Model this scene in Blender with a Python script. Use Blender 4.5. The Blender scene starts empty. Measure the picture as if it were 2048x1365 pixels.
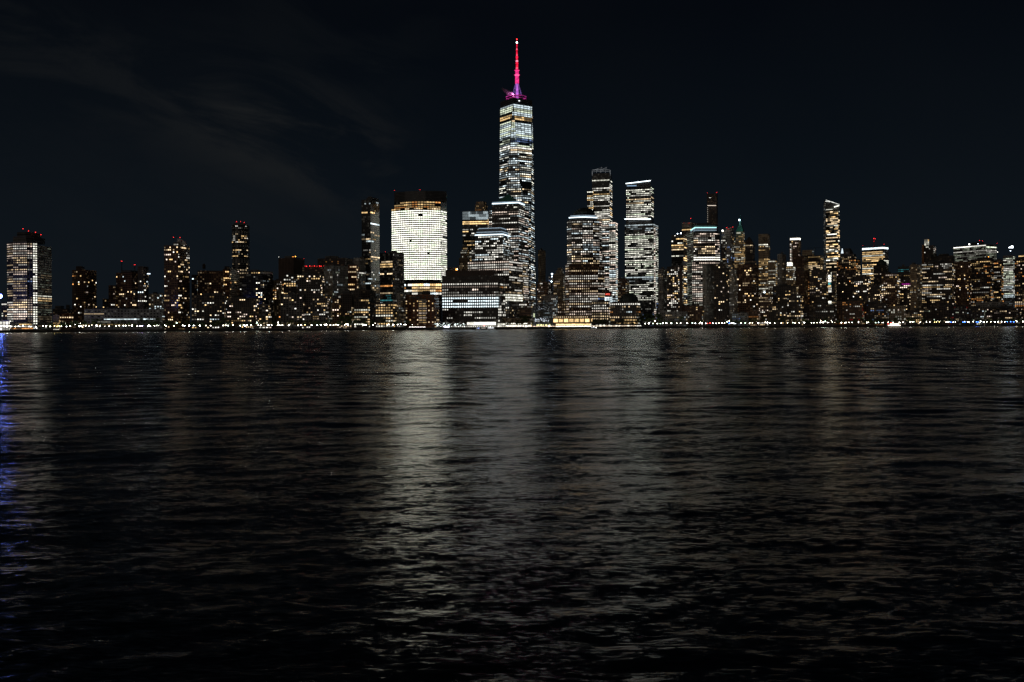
import bpy, math, random
import numpy as np
from mathutils import Vector, Matrix
R = math.radians
sc = bpy.context.scene
COL = sc.collection

# ------------------------------------------------------------ camera, sky, light, exposure
F, CX, HY, CH, ROLL = 1880.0, 1024.0, 650.0, 7.0, R(0.28)
cam = bpy.data.cameras.new('camera')
cam.sensor_width = 36.0
cam.lens = F / 2048 * 36
cam.shift_y = -32.5 / 2048
cam.clip_start, cam.clip_end = 0.5, 30000
camo = bpy.data.objects.new('camera', cam)
COL.objects.link(camo)
cr, sr = math.cos(ROLL), math.sin(ROLL)
camo.matrix_world = Matrix(((cr, sr, 0, 0), (0, 0, -1, 0), (-sr, cr, 0, CH), (0, 0, 0, 1)))
sc.camera = camo

world = bpy.data.worlds.new('World')
sc.world = world
world.use_nodes = True
wt = world.node_tree
wt.nodes.clear()


def nd(t, kind, **kw):
    n = t.nodes.new(kind)
    for k, v in kw.items():
        if k == 'ins':
            for i, val in v.items():
                s = n.inputs[i]
                if hasattr(val, 'is_output'):
                    t.links.new(val, s)
                else:
                    s.default_value = val
        else:
            setattr(n, k, v)
    return n


def mth(t, op, a, b=None, c=None, clamp=False):
    n = t.nodes.new('ShaderNodeMath')
    n.operation = op
    n.use_clamp = clamp
    for i, v in enumerate((a, b, c)):
        if v is None:
            continue
        if hasattr(v, 'is_output'):
            t.links.new(v, n.inputs[i])
        else:
            n.inputs[i].default_value = v
    return n.outputs[0]


def ramp(t, fac, stops, interp='LINEAR'):
    n = t.nodes.new('ShaderNodeValToRGB')
    n.color_ramp.interpolation = interp
    e = n.color_ramp.elements
    while len(e) < len(stops):
        e.new(0.5)
    for i, (p, c) in enumerate(stops):
        e[i].position = p
        e[i].color = c if len(c) == 4 else (*c, 1)
    t.links.new(fac, n.inputs[0])
    return n.outputs[0]


# night sky: blue-black dome, a little paler towards the city, thin cloud streaks in the north (left)
tc = nd(wt, 'ShaderNodeTexCoord')
sp = nd(wt, 'ShaderNodeSeparateXYZ', ins={0: tc.outputs['Generated']})
zz = mth(wt, 'ABSOLUTE', sp.outputs['Z'])
SKY = ramp(wt, zz, [(0.0, (.0048, .0074, .0106)), (.10, (.0037, .0062, .0093)), (.20, (.0022, .0039, .0064)), (.31, (.0012, .0022, .0040)),
                    (.6, (.0008, .0016, .0032)), (1, (.0006, .0010, .0020))])
ysafe = mth(wt, 'MAXIMUM', sp.outputs['Y'], 0.15)
ux = mth(wt, 'DIVIDE', sp.outputs['X'], ysafe)
uz = mth(wt, 'DIVIDE', sp.outputs['Z'], ysafe)
# axis of the streak: falls from upper left to lower right
ca, sa = math.cos(R(-19)), math.sin(R(-19))
al = mth(wt, 'ADD', mth(wt, 'MULTIPLY', ux, ca), mth(wt, 'MULTIPLY', uz, sa))
ac = mth(wt, 'SUBTRACT', mth(wt, 'MULTIPLY', uz, ca), mth(wt, 'MULTIPLY', ux, sa))
cv = nd(wt, 'ShaderNodeCombineXYZ', ins={0: mth(wt, 'MULTIPLY', al, 2.6), 1: mth(wt, 'MULTIPLY', ac, 8.0)})
cn = nd(wt, 'ShaderNodeTexNoise', ins={'Vector': cv.outputs[0], 'Scale': 1.9, 'Detail': 8.0, 'Roughness': .6, 'Distortion': .7})
cl = nd(wt, 'ShaderNodeMapRange', interpolation_type='SMOOTHSTEP', ins={0: cn.outputs[0], 1: .42, 2: .64, 3: 0.0, 4: 1.0}).outputs[0]
# the cloud bank thins out towards the right and away from its axis
m1 = nd(wt, 'ShaderNodeMapRange', interpolation_type='SMOOTHSTEP', ins={0: al, 1: -.12, 2: -.24, 3: 0.0, 4: 1.0}).outputs[0]
m2 = nd(wt, 'ShaderNodeMapRange', interpolation_type='SMOOTHSTEP', ins={0: mth(wt, 'ABSOLUTE', mth(wt, 'SUBTRACT', ac, .112)), 1: .0, 2: .085, 3: 1.0, 4: 0.15}).outputs[0]
m3 = nd(wt, 'ShaderNodeMapRange', interpolation_type='SMOOTHSTEP', ins={0: al, 1: -.30, 2: -.46, 3: 1.0, 4: 0.35}).outputs[0]
cm = mth(wt, 'MULTIPLY', mth(wt, 'MULTIPLY', mth(wt, 'MULTIPLY', cl, m1), m2), m3)
# broad faint veil
vn = nd(wt, 'ShaderNodeTexNoise', ins={'Vector': tc.outputs['Generated'], 'Scale': 3.0, 'Detail': 3.0})
veil = nd(wt, 'ShaderNodeMapRange', ins={0: vn.outputs[0], 1: .3, 2: .75, 3: 0.0, 4: .10}).outputs[0]
cf = mth(wt, 'ADD', mth(wt, 'MULTIPLY', cm, .8), veil, clamp=True)
mx = nd(wt, 'ShaderNodeMix', data_type='RGBA', ins={0: cf})
wt.links.new(SKY, mx.inputs[6])
mx.inputs[7].default_value = (.0122, .0132, .0138, 1)
bg = nd(wt, 'ShaderNodeBackground', ins={0: mx.outputs[2], 1: 1.0})
nd(wt, 'ShaderNodeOutputWorld', ins={0: bg.outputs[0]})

# the only far light: the faint warm glow of the town on the camera's own shore
sun = bpy.data.lights.new('city_glow', 'SUN')
sun.energy = 0.13
sun.angle = R(60)
sun.color = (1.0, .84, .68)
suno = bpy.data.objects.new('city_glow', sun)
COL.objects.link(suno)
suno.rotation_euler = (R(62), 0, R(-28))

sc.view_settings.view_transform = 'Standard'
sc.view_settings.look = 'None'
sc.view_settings.exposure = 0
sc.view_settings.gamma = 1
cy = sc.cycles
cy.max_bounces = 5
cy.diffuse_bounces = 1
cy.glossy_bounces = 2
cy.transmission_bounces = 3
cy.transparent_max_bounces = 6
cy.volume_bounces = 0
cy.caustics_reflective = True
cy.caustics_refractive = False
cy.sample_clamp_indirect = 3
cy.use_denoising = True
cy.use_light_tree = True
cy.use_adaptive_sampling = False

# ------------------------------------------------------------ pixels of the survey -> metres
def at(px, py, D):
    dx, dy = px - CX, HY - py
    X, Z = dx * cr + dy * sr, -dx * sr + dy * cr
    return Vector((X / F * D, D, CH + Z / F * D))


def shore(px):   # distance of the river wall seen at that bearing: a straight oblique line
    t = px / 2048
    return 1 / ((1 - t) / 1170 + t / 1790)


GZ = 3.2         # level of the land


def proj(v):
    X, Z = v[0] / v[1] * F, (v[2] - CH) / v[1] * F
    return CX + X * cr - Z * sr, HY - (X * sr + Z * cr)


# ------------------------------------------------------------ materials
MATS = {}


def newmat(name):
    m = bpy.data.materials.new(name)
    m.use_nodes = True
    m.node_tree.nodes.clear()
    return m, m.node_tree


def plain(name, col, rough=.7, metal=0.0, nscale=.4, nvar=.35, spec=.5):
    if name in MATS:
        return MATS[name]
    m, t = newmat(name)
    g = nd(t, 'ShaderNodeNewGeometry')
    n = nd(t, 'ShaderNodeTexNoise', ins={'Vector': g.outputs['Position'], 'Scale': nscale, 'Detail': 5.0})
    k = nd(t, 'ShaderNodeMapRange', ins={0: n.outputs[0], 1: .3, 2: .7, 3: 1 - nvar, 4: 1 + nvar}).outputs[0]
    c = nd(t, 'ShaderNodeVectorMath', operation='SCALE', ins={0: col, 3: k})
    b = nd(t, 'ShaderNodeBsdfPrincipled', ins={'Base Color': c.outputs[0], 'Roughness': rough, 'Metallic': metal, 'Specular IOR Level': spec})
    nd(t, 'ShaderNodeOutputMaterial', ins={0: b.outputs[0]})
    MATS[name] = m
    return m


def emis(name, col, st, sample=False, nscale=0.0, lo=.5, hi=1.4):
    if name in MATS:
        return MATS[name]
    m, t = newmat(name)
    s = st
    if nscale:
        g = nd(t, 'ShaderNodeNewGeometry')
        n = nd(t, 'ShaderNodeTexNoise', ins={'Vector': g.outputs['Position'], 'Scale': nscale, 'Detail': 2.0})
        s = nd(t, 'ShaderNodeMapRange', ins={0: n.outputs[0], 1: .3, 2: .7, 3: st * lo, 4: st * hi}).outputs[0]
    e = nd(t, 'ShaderNodeEmission', ins={0: (*col, 1), 1: s})
    nd(t, 'ShaderNodeOutputMaterial', ins={0: e.outputs[0]})
    m.cycles.emission_sampling = 'AUTO' if sample else 'NONE'
    MATS[name] = m
    return m


PAL = {'W': (1, .965, .86), 'K': (1, .99, .84), 'C': (.80, .95, 1), 'w': (1, .75, .45), 'y': (1, .66, .29), 'o': (1, .42, .12),
       'b': (.34, .52, 1), 'g': (.90, 1, .76), 'p': (1, .80, .66), 't': (.10, .55, .6), 'm': (.9, .04, .7), 'r': (1, .04, .03)}
LEV = [.05, .17, .46, 1.08, 2.1, 2.55]


def winmat(key):
    c, l = key
    return emis('lit_window_%s_%s' % ({'W': 'white', 'K': 'cream', 'C': 'cool', 'w': 'warm', 'y': 'yellow', 'o': 'orange', 'b': 'blue', 'g': 'green', 'p': 'pink', 't': 'teal', 'm': 'magenta', 'r': 'red'}[c], 'abcdef'[int(l)]),
                PAL[c], LEV[int(l)] * 1.0, nscale=.45)


def wall(name, col, glass=(.02, .022, .025), mw=.6, mh=.5, glow=.12, gs=.02, gcol=(1, .7, .4), rough=.75, grough=.12, ledge=.0):
    """Facade: wall with a grid of dark panes laid on its UV cells; a few panes glow faintly (rooms lit from deep inside)."""
    if name in MATS:
        return MATS[name]
    m, t = newmat(name)
    uv = nd(t, 'ShaderNodeUVMap', uv_map='cells')
    s = nd(t, 'ShaderNodeSeparateXYZ', ins={0: uv.outputs[0]})
    fu, fv = mth(t, 'FRACT', s.outputs[0]), mth(t, 'FRACT', s.outputs[1])
    mu = mth(t, 'LESS_THAN', mth(t, 'ABSOLUTE', mth(t, 'SUBTRACT', fu, .5)), mw / 2)
    mv = mth(t, 'LESS_THAN', mth(t, 'ABSOLUTE', mth(t, 'SUBTRACT', fv, .5)), mh / 2)
    mask = mth(t, 'MULTIPLY', mu, mv)
    oi = nd(t, 'ShaderNodeObjectInfo')
    cell = nd(t, 'ShaderNodeCombineXYZ', ins={0: mth(t, 'FLOOR', s.outputs[0]), 1: mth(t, 'FLOOR', s.outputs[1]), 2: mth(t, 'MULTIPLY', oi.outputs['Random'], 37)})
    wn = nd(t, 'ShaderNodeTexWhiteNoise', noise_dimensions='3D', ins={0: cell.outputs[0]})
    g = nd(t, 'ShaderNodeNewGeometry')
    n = nd(t, 'ShaderNodeTexNoise', ins={'Vector': g.outputs['Position'], 'Scale': .12, 'Detail': 6.0})
    k = nd(t, 'ShaderNodeMapRange', ins={0: n.outputs[0], 1: .3, 2: .7, 3: .65, 4: 1.3}).outputs[0]
    c = nd(t, 'ShaderNodeVectorMath', operation='SCALE', ins={0: col, 3: k})
    mxx = nd(t, 'ShaderNodeMix', data_type='RGBA', ins={0: mask})
    t.links.new(c.outputs[0], mxx.inputs[6])
    mxx.inputs[7].default_value = (*glass, 1)
    ro = mth(t, 'ADD', rough, mth(t, 'MULTIPLY', mask, grough - rough))
    on = mth(t, 'GREATER_THAN', wn.outputs[0], 1 - glow)
    es = mth(t, 'MULTIPLY', mth(t, 'MULTIPLY', on, mask), mth(t, 'MULTIPLY', gs * .6, mth(t, 'ADD', .2, mth(t, 'MULTIPLY', 1.6, nd(t, 'ShaderNodeTexWhiteNoise', noise_dimensions='3D', ins={0: nd(t, 'ShaderNodeVectorMath', operation='ADD', ins={0: cell.outputs[0], 1: (7.3, 1.1, 3.3)}).outputs[0]}).outputs[0]))))
    b = nd(t, 'ShaderNodeBsdfPrincipled', ins={'Base Color': mxx.outputs[2], 'Roughness': ro, 'Emission Color': (*gcol, 1), 'Emission Strength': es})
    nd(t, 'ShaderNodeOutputMaterial', ins={0: b.outputs[0]})
    m.cycles.emission_sampling = 'NONE'
    MATS[name] = m
    return m


wall('brown_brick_wall', (.16, .085, .055), glow=.22, gs=.05, gcol=(1, .6, .28))
wall('red_brick_wall', (.26, .10, .05), glow=.2, gs=.05, gcol=(1, .6, .28))
wall('tan_stone_wall', (.42, .32, .22), mw=.45, mh=.55, glow=.2, gs=.07, gcol=(1, .75, .4))
wall('pale_stone_wall', (.50, .47, .42), mw=.5, mh=.55, glow=.15, gs=.05)
wall('grey_concrete_wall', (.30, .29, .28), mw=.5, mh=.5, glow=.25, gs=.06, gcol=(.95, .9, .8))
wall('dark_granite_wall', (.10, .085, .08), mw=.62, mh=.62, glow=.2, gs=.035, gcol=(.95, .85, .7))
wall('dark_brick_wall', (.07, .055, .05), mw=.6, mh=.55, glow=.15, gs=.04, gcol=(1, .65, .35))
wall('blue_glass_wall', (.05, .06, .07), glass=(.035, .05, .06), mw=.92, mh=.86, glow=.25, gs=.02, gcol=(.6, .8, .9), rough=.4, grough=.15)
wall('dark_glass_wall', (.03, .033, .036), glass=(.012, .014, .016), mw=.94, mh=.8, glow=.2, gs=.02, gcol=(.9, .85, .7), rough=.4, grough=.12)
wall('grid_lattice_wall', (.46, .44, .40), glass=(.03, .03, .03), mw=.42, mh=.8, glow=.3, gs=.05, gcol=(.95, .92, .8))
wall('dark_louvre_wall', (.11, .11, .11), glass=(.05, .05, .05), mw=1.1, mh=.5, glow=0, gs=0)
wall('slab_wall', (.115, .075, .06), mw=.3, mh=1.1, glow=0, gs=0, glass=(.05, .04, .035))
ROOF = plain('roof_dark', (.05, .048, .045), .9)
DMET = plain('dark_metal', (.05, .05, .055), .45, .6)
LSTONE = plain('pale_panel', (.55, .53, .5), .7)
COPPER = plain('green_copper', (.07, .26, .20), .6)
CONC = plain('concrete', (.22, .21, .20), .85)
WHITE = plain('white_paint', (.75, .75, .75), .4)


# ------------------------------------------------------------ mesh collector
class MB:
    def __init__(s):
        s.v, s.f, s.m, s.uv = [], [], [], []

    def face(s, pts, mi=0, uv=None):
        b = len(s.v)
        s.v += [tuple(p) for p in pts]
        s.f.append(tuple(range(b, b + len(pts))))
        s.m.append(mi)
        s.uv += uv if uv else [(.02, .02)] * len(pts)

    def box(s, c, d, mi=0, ang=0.0):
        ca, sa = math.cos(ang), math.sin(ang)
        P = []
        for z in (-.5, .5):
            for x, y in ((-.5, -.5), (.5, -.5), (.5, .5), (-.5, .5)):
                X, Y = x * d[0], y * d[1]
                P.append((c[0] + X * ca - Y * sa, c[1] + X * sa + Y * ca, c[2] + z * d[2]))
        for q in ((0, 1, 5, 4), (1, 2, 6, 5), (2, 3, 7, 6), (3, 0, 4, 7), (4, 5, 6, 7), (3, 2, 1, 0)):
            s.face([P[i] for i in q], mi)

    def tube(s, a, b, r0, r1=None, n=6, mi=0, cap=True):
        a, b = Vector(a), Vector(b)
        r1 = r0 if r1 is None else r1
        d = (b - a).normalized()
        u = d.orthogonal().normalized()
        w = d.cross(u)
        A = [a + (u * math.cos(i * 2 * math.pi / n) + w * math.sin(i * 2 * math.pi / n)) * r0 for i in range(n)]
        B = [b + (u * math.cos(i * 2 * math.pi / n) + w * math.sin(i * 2 * math.pi / n)) * r1 for i in range(n)]
        for i in range(n):
            j = (i + 1) % n
            s.face([A[i], A[j], B[j], B[i]], mi)
        if cap:
            s.face(B, mi)
            s.face(A[::-1], mi)

    def ball(s, c, r, mi=0, n=6, h=4, sz=1.0):
        c = Vector(c)
        ring = lambda k: [c + Vector((r * math.sin(math.pi * k / h) * math.cos(2 * math.pi * i / n), r * math.sin(math.pi * k / h) * math.sin(2 * math.pi * i / n), sz * r * math.cos(math.pi * k / h))) for i in range(n)]
        for k in range(h):
            A, B = ring(k), ring(k + 1)
            for i in range(n):
                j = (i + 1) % n
                if k == 0:
                    s.face([A[0], B[i], B[j]], mi)
                elif k == h - 1:
                    s.face([A[i], B[0], A[j]], mi)
                else:
                    s.face([A[i], B[i], B[j], A[j]], mi)

    def build(s, name, mats, parent=None, loc=None, smooth=False):
        me = bpy.data.meshes.new(name)
        o = Vector(loc) if loc is not None else Vector((0, 0, 0))
        q = parent
        while q is not None:
            o = o + q.location
            q = q.parent
        V = [(x - o[0], y - o[1], z - o[2]) for x, y, z in s.v]
        me.from_pydata(V, [], s.f)
        for m in (mats if isinstance(mats, (list, tuple)) else [mats]):
            me.materials.append(m)
        me.polygons.foreach_set('material_index', s.m)
        ul = me.uv_layers.new(name='cells')
        ul.data.foreach_set('uv', [c for p in s.uv for c in p])
        if smooth:
            me.polygons.foreach_set('use_smooth', [True] * len(me.polygons))
        me.update()
        ob = bpy.data.objects.new(name, me)
        COL.objects.link(ob)
        if parent is not None:
            ob.parent = parent
        elif loc is not None:
            ob.location = loc
        return ob


def empty(name, loc, label, cat, group=None):
    o = bpy.data.objects.new(name, None)
    o.empty_display_size = 2
    o.location = loc
    COL.objects.link(o)
    tag(o, label, cat, group)
    return o


def tag(o, label=None, cat=None, group=None, kind=None):
    for k, v in (('label', label), ('category', cat), ('group', group), ('kind', kind)):
        if v:
            o[k] = v
    return o


# ------------------------------------------------------------ facades and lit windows
class St:
    """How the windows of a facade are lit: p share lit, stay chance that the neighbour is lit too, colours, levels."""
    def __init__(s, p, stay, pal, lv='23', w=.62, h=.52, rv=.4, fh=None, cw=None):
        s.p, s.stay, s.pal, s.lv, s.w, s.h, s.rv, s.fh, s.cw = p, stay, pal, lv, w, h, rv, fh, cw


DARK = St(0, 0, 'w', '1')
OCC = np.full((700, 2120), 1e9, dtype=np.float32)   # nearest facade per survey pixel, to tell which windows show
BLDS = []


def occ(P0, P1, ztop0, ztop1):
    a, b = proj((P0[0], P0[1], ztop0)), proj((P1[0], P1[1], ztop1))
    if b[0] < a[0]:
        a, b, P0, P1 = b, a, P1, P0
    for x in range(max(0, int(a[0])), min(2119, int(b[0]) + 1)):
        t = (x - a[0]) / max(b[0] - a[0], 1)
        y = int(a[1] + t * (b[1] - a[1]))
        d = P0[1] + t * (P1[1] - P0[1])
        if y < 699:
            c = OCC[max(y, 0):, x]
            np.minimum(c, d, out=c)


class Bld:
    def __init__(s, name, label, px, D, cat='building', group=None, seed=None):
        s.rnd = random.Random(hash_(name + label) if seed is None else seed)
        s.D = D
        p = at(px, HY, D)
        s.root = empty(name, (p.x, p.y, GZ), label, cat, group)
        s.win = []
        BLDS.append(s)

    # a polygon in a plane, filled with rows of windows
    def windows(s, poly, style, fh, cw, cap=.6, out=.12, zlim=None, uoff=0.0):
        rnd = s.rnd
        poly = [Vector(p) for p in poly]
        n = None
        for i in range(len(poly)):
            a, b, c = poly[i - 1], poly[i], poly[(i + 1) % len(poly)]
            q = (b - a).cross(c - b)
            if n is None or q.length > n.length:
                n = q
        n.normalize()
        U = Vector((0, 0, 1)).cross(n)
        if U.length < 1e-4:
            return
        U.normalize()
        V = n.cross(U)
        O = poly[0]
        P2 = [((p - O).dot(U), (p - O).dot(V)) for p in poly]
        vmax, vmin = max(p[1] for p in P2), min(p[1] for p in P2)

        def span(v):
            xs = []
            for i in range(len(P2)):
                (x0, y0), (x1, y1) = P2[i - 1], P2[i]
                if (y0 - v) * (y1 - v) <= 0 and y0 != y1:
                    xs.append(x0 + (v - y0) / (y1 - y0) * (x1 - x0))
            return (min(xs), max(xs)) if len(xs) > 1 else None
        v = vmax - cap
        while v > vmin + 1:
            pz = proj(O + V * (v - fh / 2) + U * ((P2[0][0] + P2[1][0]) / 2))
            st = style
            if isinstance(style, list):
                st = style[-1][1]
                for yb, q in style:
                    if pz[1] < yb:
                        st = q
                        break
            f = st.fh or fh
            vc = v - f / 2
            v -= f
            a, b = span(min(vc + f * st.h / 2, vmax - 1e-3)), span(max(vc - f * st.h / 2, vmin + 1e-3))
            if not a or not b:
                continue
            u0, u1 = max(a[0], b[0]), min(a[1], b[1])
            w = st.cw or cw
            if len(poly) == 4 and not st.cw:
                nn = max(1, round((u1 - u0) / w))
                w = (u1 - u0) / nn
                ks = [u0 + (i + .5) * w for i in range(nn)]
            else:
                i0 = math.floor((u0 - uoff) / w)
                i1 = math.ceil((u1 - uoff) / w)
                ks = [uoff + (i + .5) * w for i in range(i0, i1)]
            rp = st.p
            if st.rv and rnd.random() < st.rv:
                rp = st.p * rnd.choice((.12, .35, .6, 1.2, 1.4))
            rp = min(rp, 1)
            rl = rnd.choice(st.lv)
            rc = rnd.choice(st.pal)
            lit, key = rnd.random() < rp, (rc, rl)
            for u in ks:
                if lit:
                    lit = rnd.random() < st.stay + (1 - st.stay) * rp
                    if lit and rnd.random() < .45:
                        key = (key[0], rnd.choice(st.lv))
                else:
                    lit = rnd.random() < (1 - st.stay) * rp
                    key = (rc if rnd.random() < .4 else rnd.choice(st.pal), rl if rnd.random() < .4 else rnd.choice(st.lv))
                if lit:
                    lo_, hi_ = max(u - w * st.w / 2, u0), min(u + w * st.w / 2, u1)
                    if hi_ - lo_ < .25 * w * st.w:
                        continue
                    c = O + U * ((lo_ + hi_) / 2) + V * vc + n * out
                    s.win.append((c, U, V, n, (hi_ - lo_) * rnd.uniform(.9, 1.0), f * st.h * rnd.uniform(.92, 1.05), key))

    def prism(s, part, pts, ztop, zbot, mat, style=None, fh=3.6, cw=3.6, cap=1.4, closed=True, back=None, parent=None, uo=0):
        """pts: plan outline, its visible chain from left to right first (nvis facets), then the back."""
        nvis = len(pts) - 1 if back is None else len(pts) - 1
        full = list(pts) + (back or [])
        mb = MB()
        N = len(full)
        for i in range(N):
            a, b = full[i], full[(i + 1) % N]
            L = (Vector(b) - Vector(a)).length
            nu = max(1, round(L / cw))
            vt = cap / fh
            H = (ztop - zbot) / fh
            q = [(a[0], a[1], zbot), (b[0], b[1], zbot), (b[0], b[1], ztop), (a[0], a[1], ztop)]
            mb.face(q, 0, [(0, vt - H), (nu, vt - H), (nu, vt), (0, vt)])
            if i < nvis:
                occ(a, b, ztop, ztop)
                if style is not None:
                    s.windows(q, style, fh, cw, cap)
        mb.face([(p[0], p[1], ztop) for p in full], 1)
        mb.face([(p[0], p[1], zbot) for p in full[::-1]], 1)
        return mb.build(part, [MATS[mat] if isinstance(mat, str) else mat, ROOF], parent or s.root)

    def box(s, part, x0, xc, x1, ytop, ybot=None, mat='brown_brick_wall', style=None, fh=3.5, cw=3.6, D=None, th=None, cap=1.4, parent=None, dep=30.0):
        D = D or s.D
        C = at(xc, ytop, D)
        m = D / F
        w2 = max(0, x1 - xc) * m
        if th is None:
            th = math.degrees(math.asin(min(.75, max(.14, w2 / dep)))) if w2 > 0 else 10
        view = math.atan2(C.x, C.y)
        t = R(th) + view
        d1, d2 = (-math.cos(t), math.sin(t)), (math.sin(t), math.cos(t))

        def hit(px, d):
            u = at(px, ytop, D).x / D
            return (u * C.y - C.x) / (d[0] - u * d[1])
        L1 = hit(x0, d1)
        L2 = hit(x1, d2) if w2 > 0 else dep
        P0 = (C.x + d1[0] * L1, C.y + d1[1] * L1)
        P1 = (C.x + d2[0] * L2, C.y + d2[1] * L2)
        Q = (P0[0] + P1[0] - C.x, P0[1] + P1[1] - C.y)
        zb = GZ if ybot is None else at(xc, ybot, D).z
        s.prism(part, [P0, (C.x, C.y), P1], C.z, zb, mat, style, fh, cw, cap, back=[Q], parent=parent)
        return P0, (C.x, C.y), P1, Q, C.z

    def beacon(s, x, y, col='r', r=.75, st=4.5, dD=4, name='beacon'):
        mb = MB()
        if col == 'r':
            r *= .56
        p = at(x, y, s.D + dD)
        mb.ball(p, r, 0)
        mb.tube(p - Vector((0, 0, 5)), p - Vector((0, 0, r * .8)), .16, mi=1)
        o = mb.build(name, [emis('beacon_' + {'r': 'red', 'W': 'white', 'C': 'cool', 'o': 'orange', 'g': 'green'}[col], {'r': (1, .03, .03), 'W': (1, .95, .85), 'C': (.7, .85, 1), 'o': (1, .35, .05), 'g': (.5, 1, .7)}[col], st), DMET], s.root)
        return o

    def bar(s, a, b, th, mat, name='cornice_light', dD=0.0):
        mb = MB()
        mb.tube(a, b, th, n=4)
        return mb.build(name, mat, s.root)


def hash_(t):
    h = 2166136261
    for ch in t:
        h = (h ^ ord(ch)) * 16777619 & 0xffffffff
    return h


UNIT = {}


def unit_mesh(key):
    if key not in UNIT:
        me = bpy.data.meshes.new('window_pane')
        v = [(-.5, 0, -.5), (.5, 0, -.5), (.5, 0, .5), (-.5, 0, .5), (-.5, .1, -.5), (.5, .1, -.5), (.5, .1, .5), (-.5, .1, .5)]
        f = [(4, 5, 6, 7), (0, 1, 5, 4), (1, 2, 6, 5), (2, 3, 7, 6), (3, 0, 4, 7)]
        # local +y is the outward normal
        me.from_pydata(v, [], [tuple(reversed(q)) for q in f])
        me.materials.append(winmat(key))
        me.update()
        UNIT[key] = me
    return UNIT[key]


def finish_windows(CAP=100):
    n_ind = n_all = 0
    for b in BLDS:
        n_all += len(b.win)
        if not b.win:
            continue
        vis, hid = [], []
        for w in b.win:
            x, y = proj(w[0])
            ok = 0 <= x < 2048 and 0 <= y < 699 and w[0].y < OCC[int(y), int(x)] + 3
            (vis if ok else hid).append(w)
        b.rnd.shuffle(vis)
        vis.sort(key=lambda w: -w[4] * w[5] - LEV[int(w[6][1])] * .3)
        allw = vis + hid
        ind, rest = allw[:CAP], allw[CAP:]
        L = b.root.location
        for c, U, V, n, w, h, key in ind:
            o = bpy.data.objects.new('window', unit_mesh(key))
            o.parent = b.root
            M = Matrix.Identity(4)
            p = c - L
            for r in range(3):
                M[r][0], M[r][1], M[r][2], M[r][3] = U[r] * w, n[r], V[r] * h, p[r]
            o.matrix_local = M
            COL.objects.link(o)
        n_ind += len(ind)
        if rest:
            mb = MB()
            keys = sorted({w[6] for w in rest})
            ki = {k: i for i, k in enumerate(keys)}
            for c, U, V, n, w, h, key in rest:
                a, d = U * (w / 2), V * (h / 2)
                mb.face([c - a - d, c + a - d, c + a + d, c - a + d], ki[key])
            o = mb.build('window', [winmat(k) for k in keys], b.root)
            tag(o, kind='stuff')
    print('windows', n_all, 'single', n_ind)


# window lighting styles
HOME = St(.145, .30, 'wwwwyyWpo', '12344', w=.56, h=.5, rv=.35)
HOMES = St(.09, .25, 'wwyyWpo', '12344', w=.56, h=.5, rv=.4)
HOMEB = St(.25, .40, 'wwwyyWWp', '12344', w=.58, h=.5, rv=.35)
HOMEC = St(.16, .30, 'wWWCwwy', '12344', w=.56, h=.5, rv=.35)
OFF = St(.58, .68, 'WWwWC', '1234', w=.72, h=.42, rv=.55)
OFFW = St(.58, .68, 'wwWyw', '1234', w=.72, h=.42, rv=.5)
OFFG = St(.50, .65, 'gKWwK', '1223', w=.72, h=.40, rv=.5)
DIMG = St(.45, .6, 'gwKW', '0011', w=.7, h=.4, rv=.5)
DIMW = St(.4, .4, 'wyW', '0112', w=.55, h=.5, rv=.4)
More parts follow.
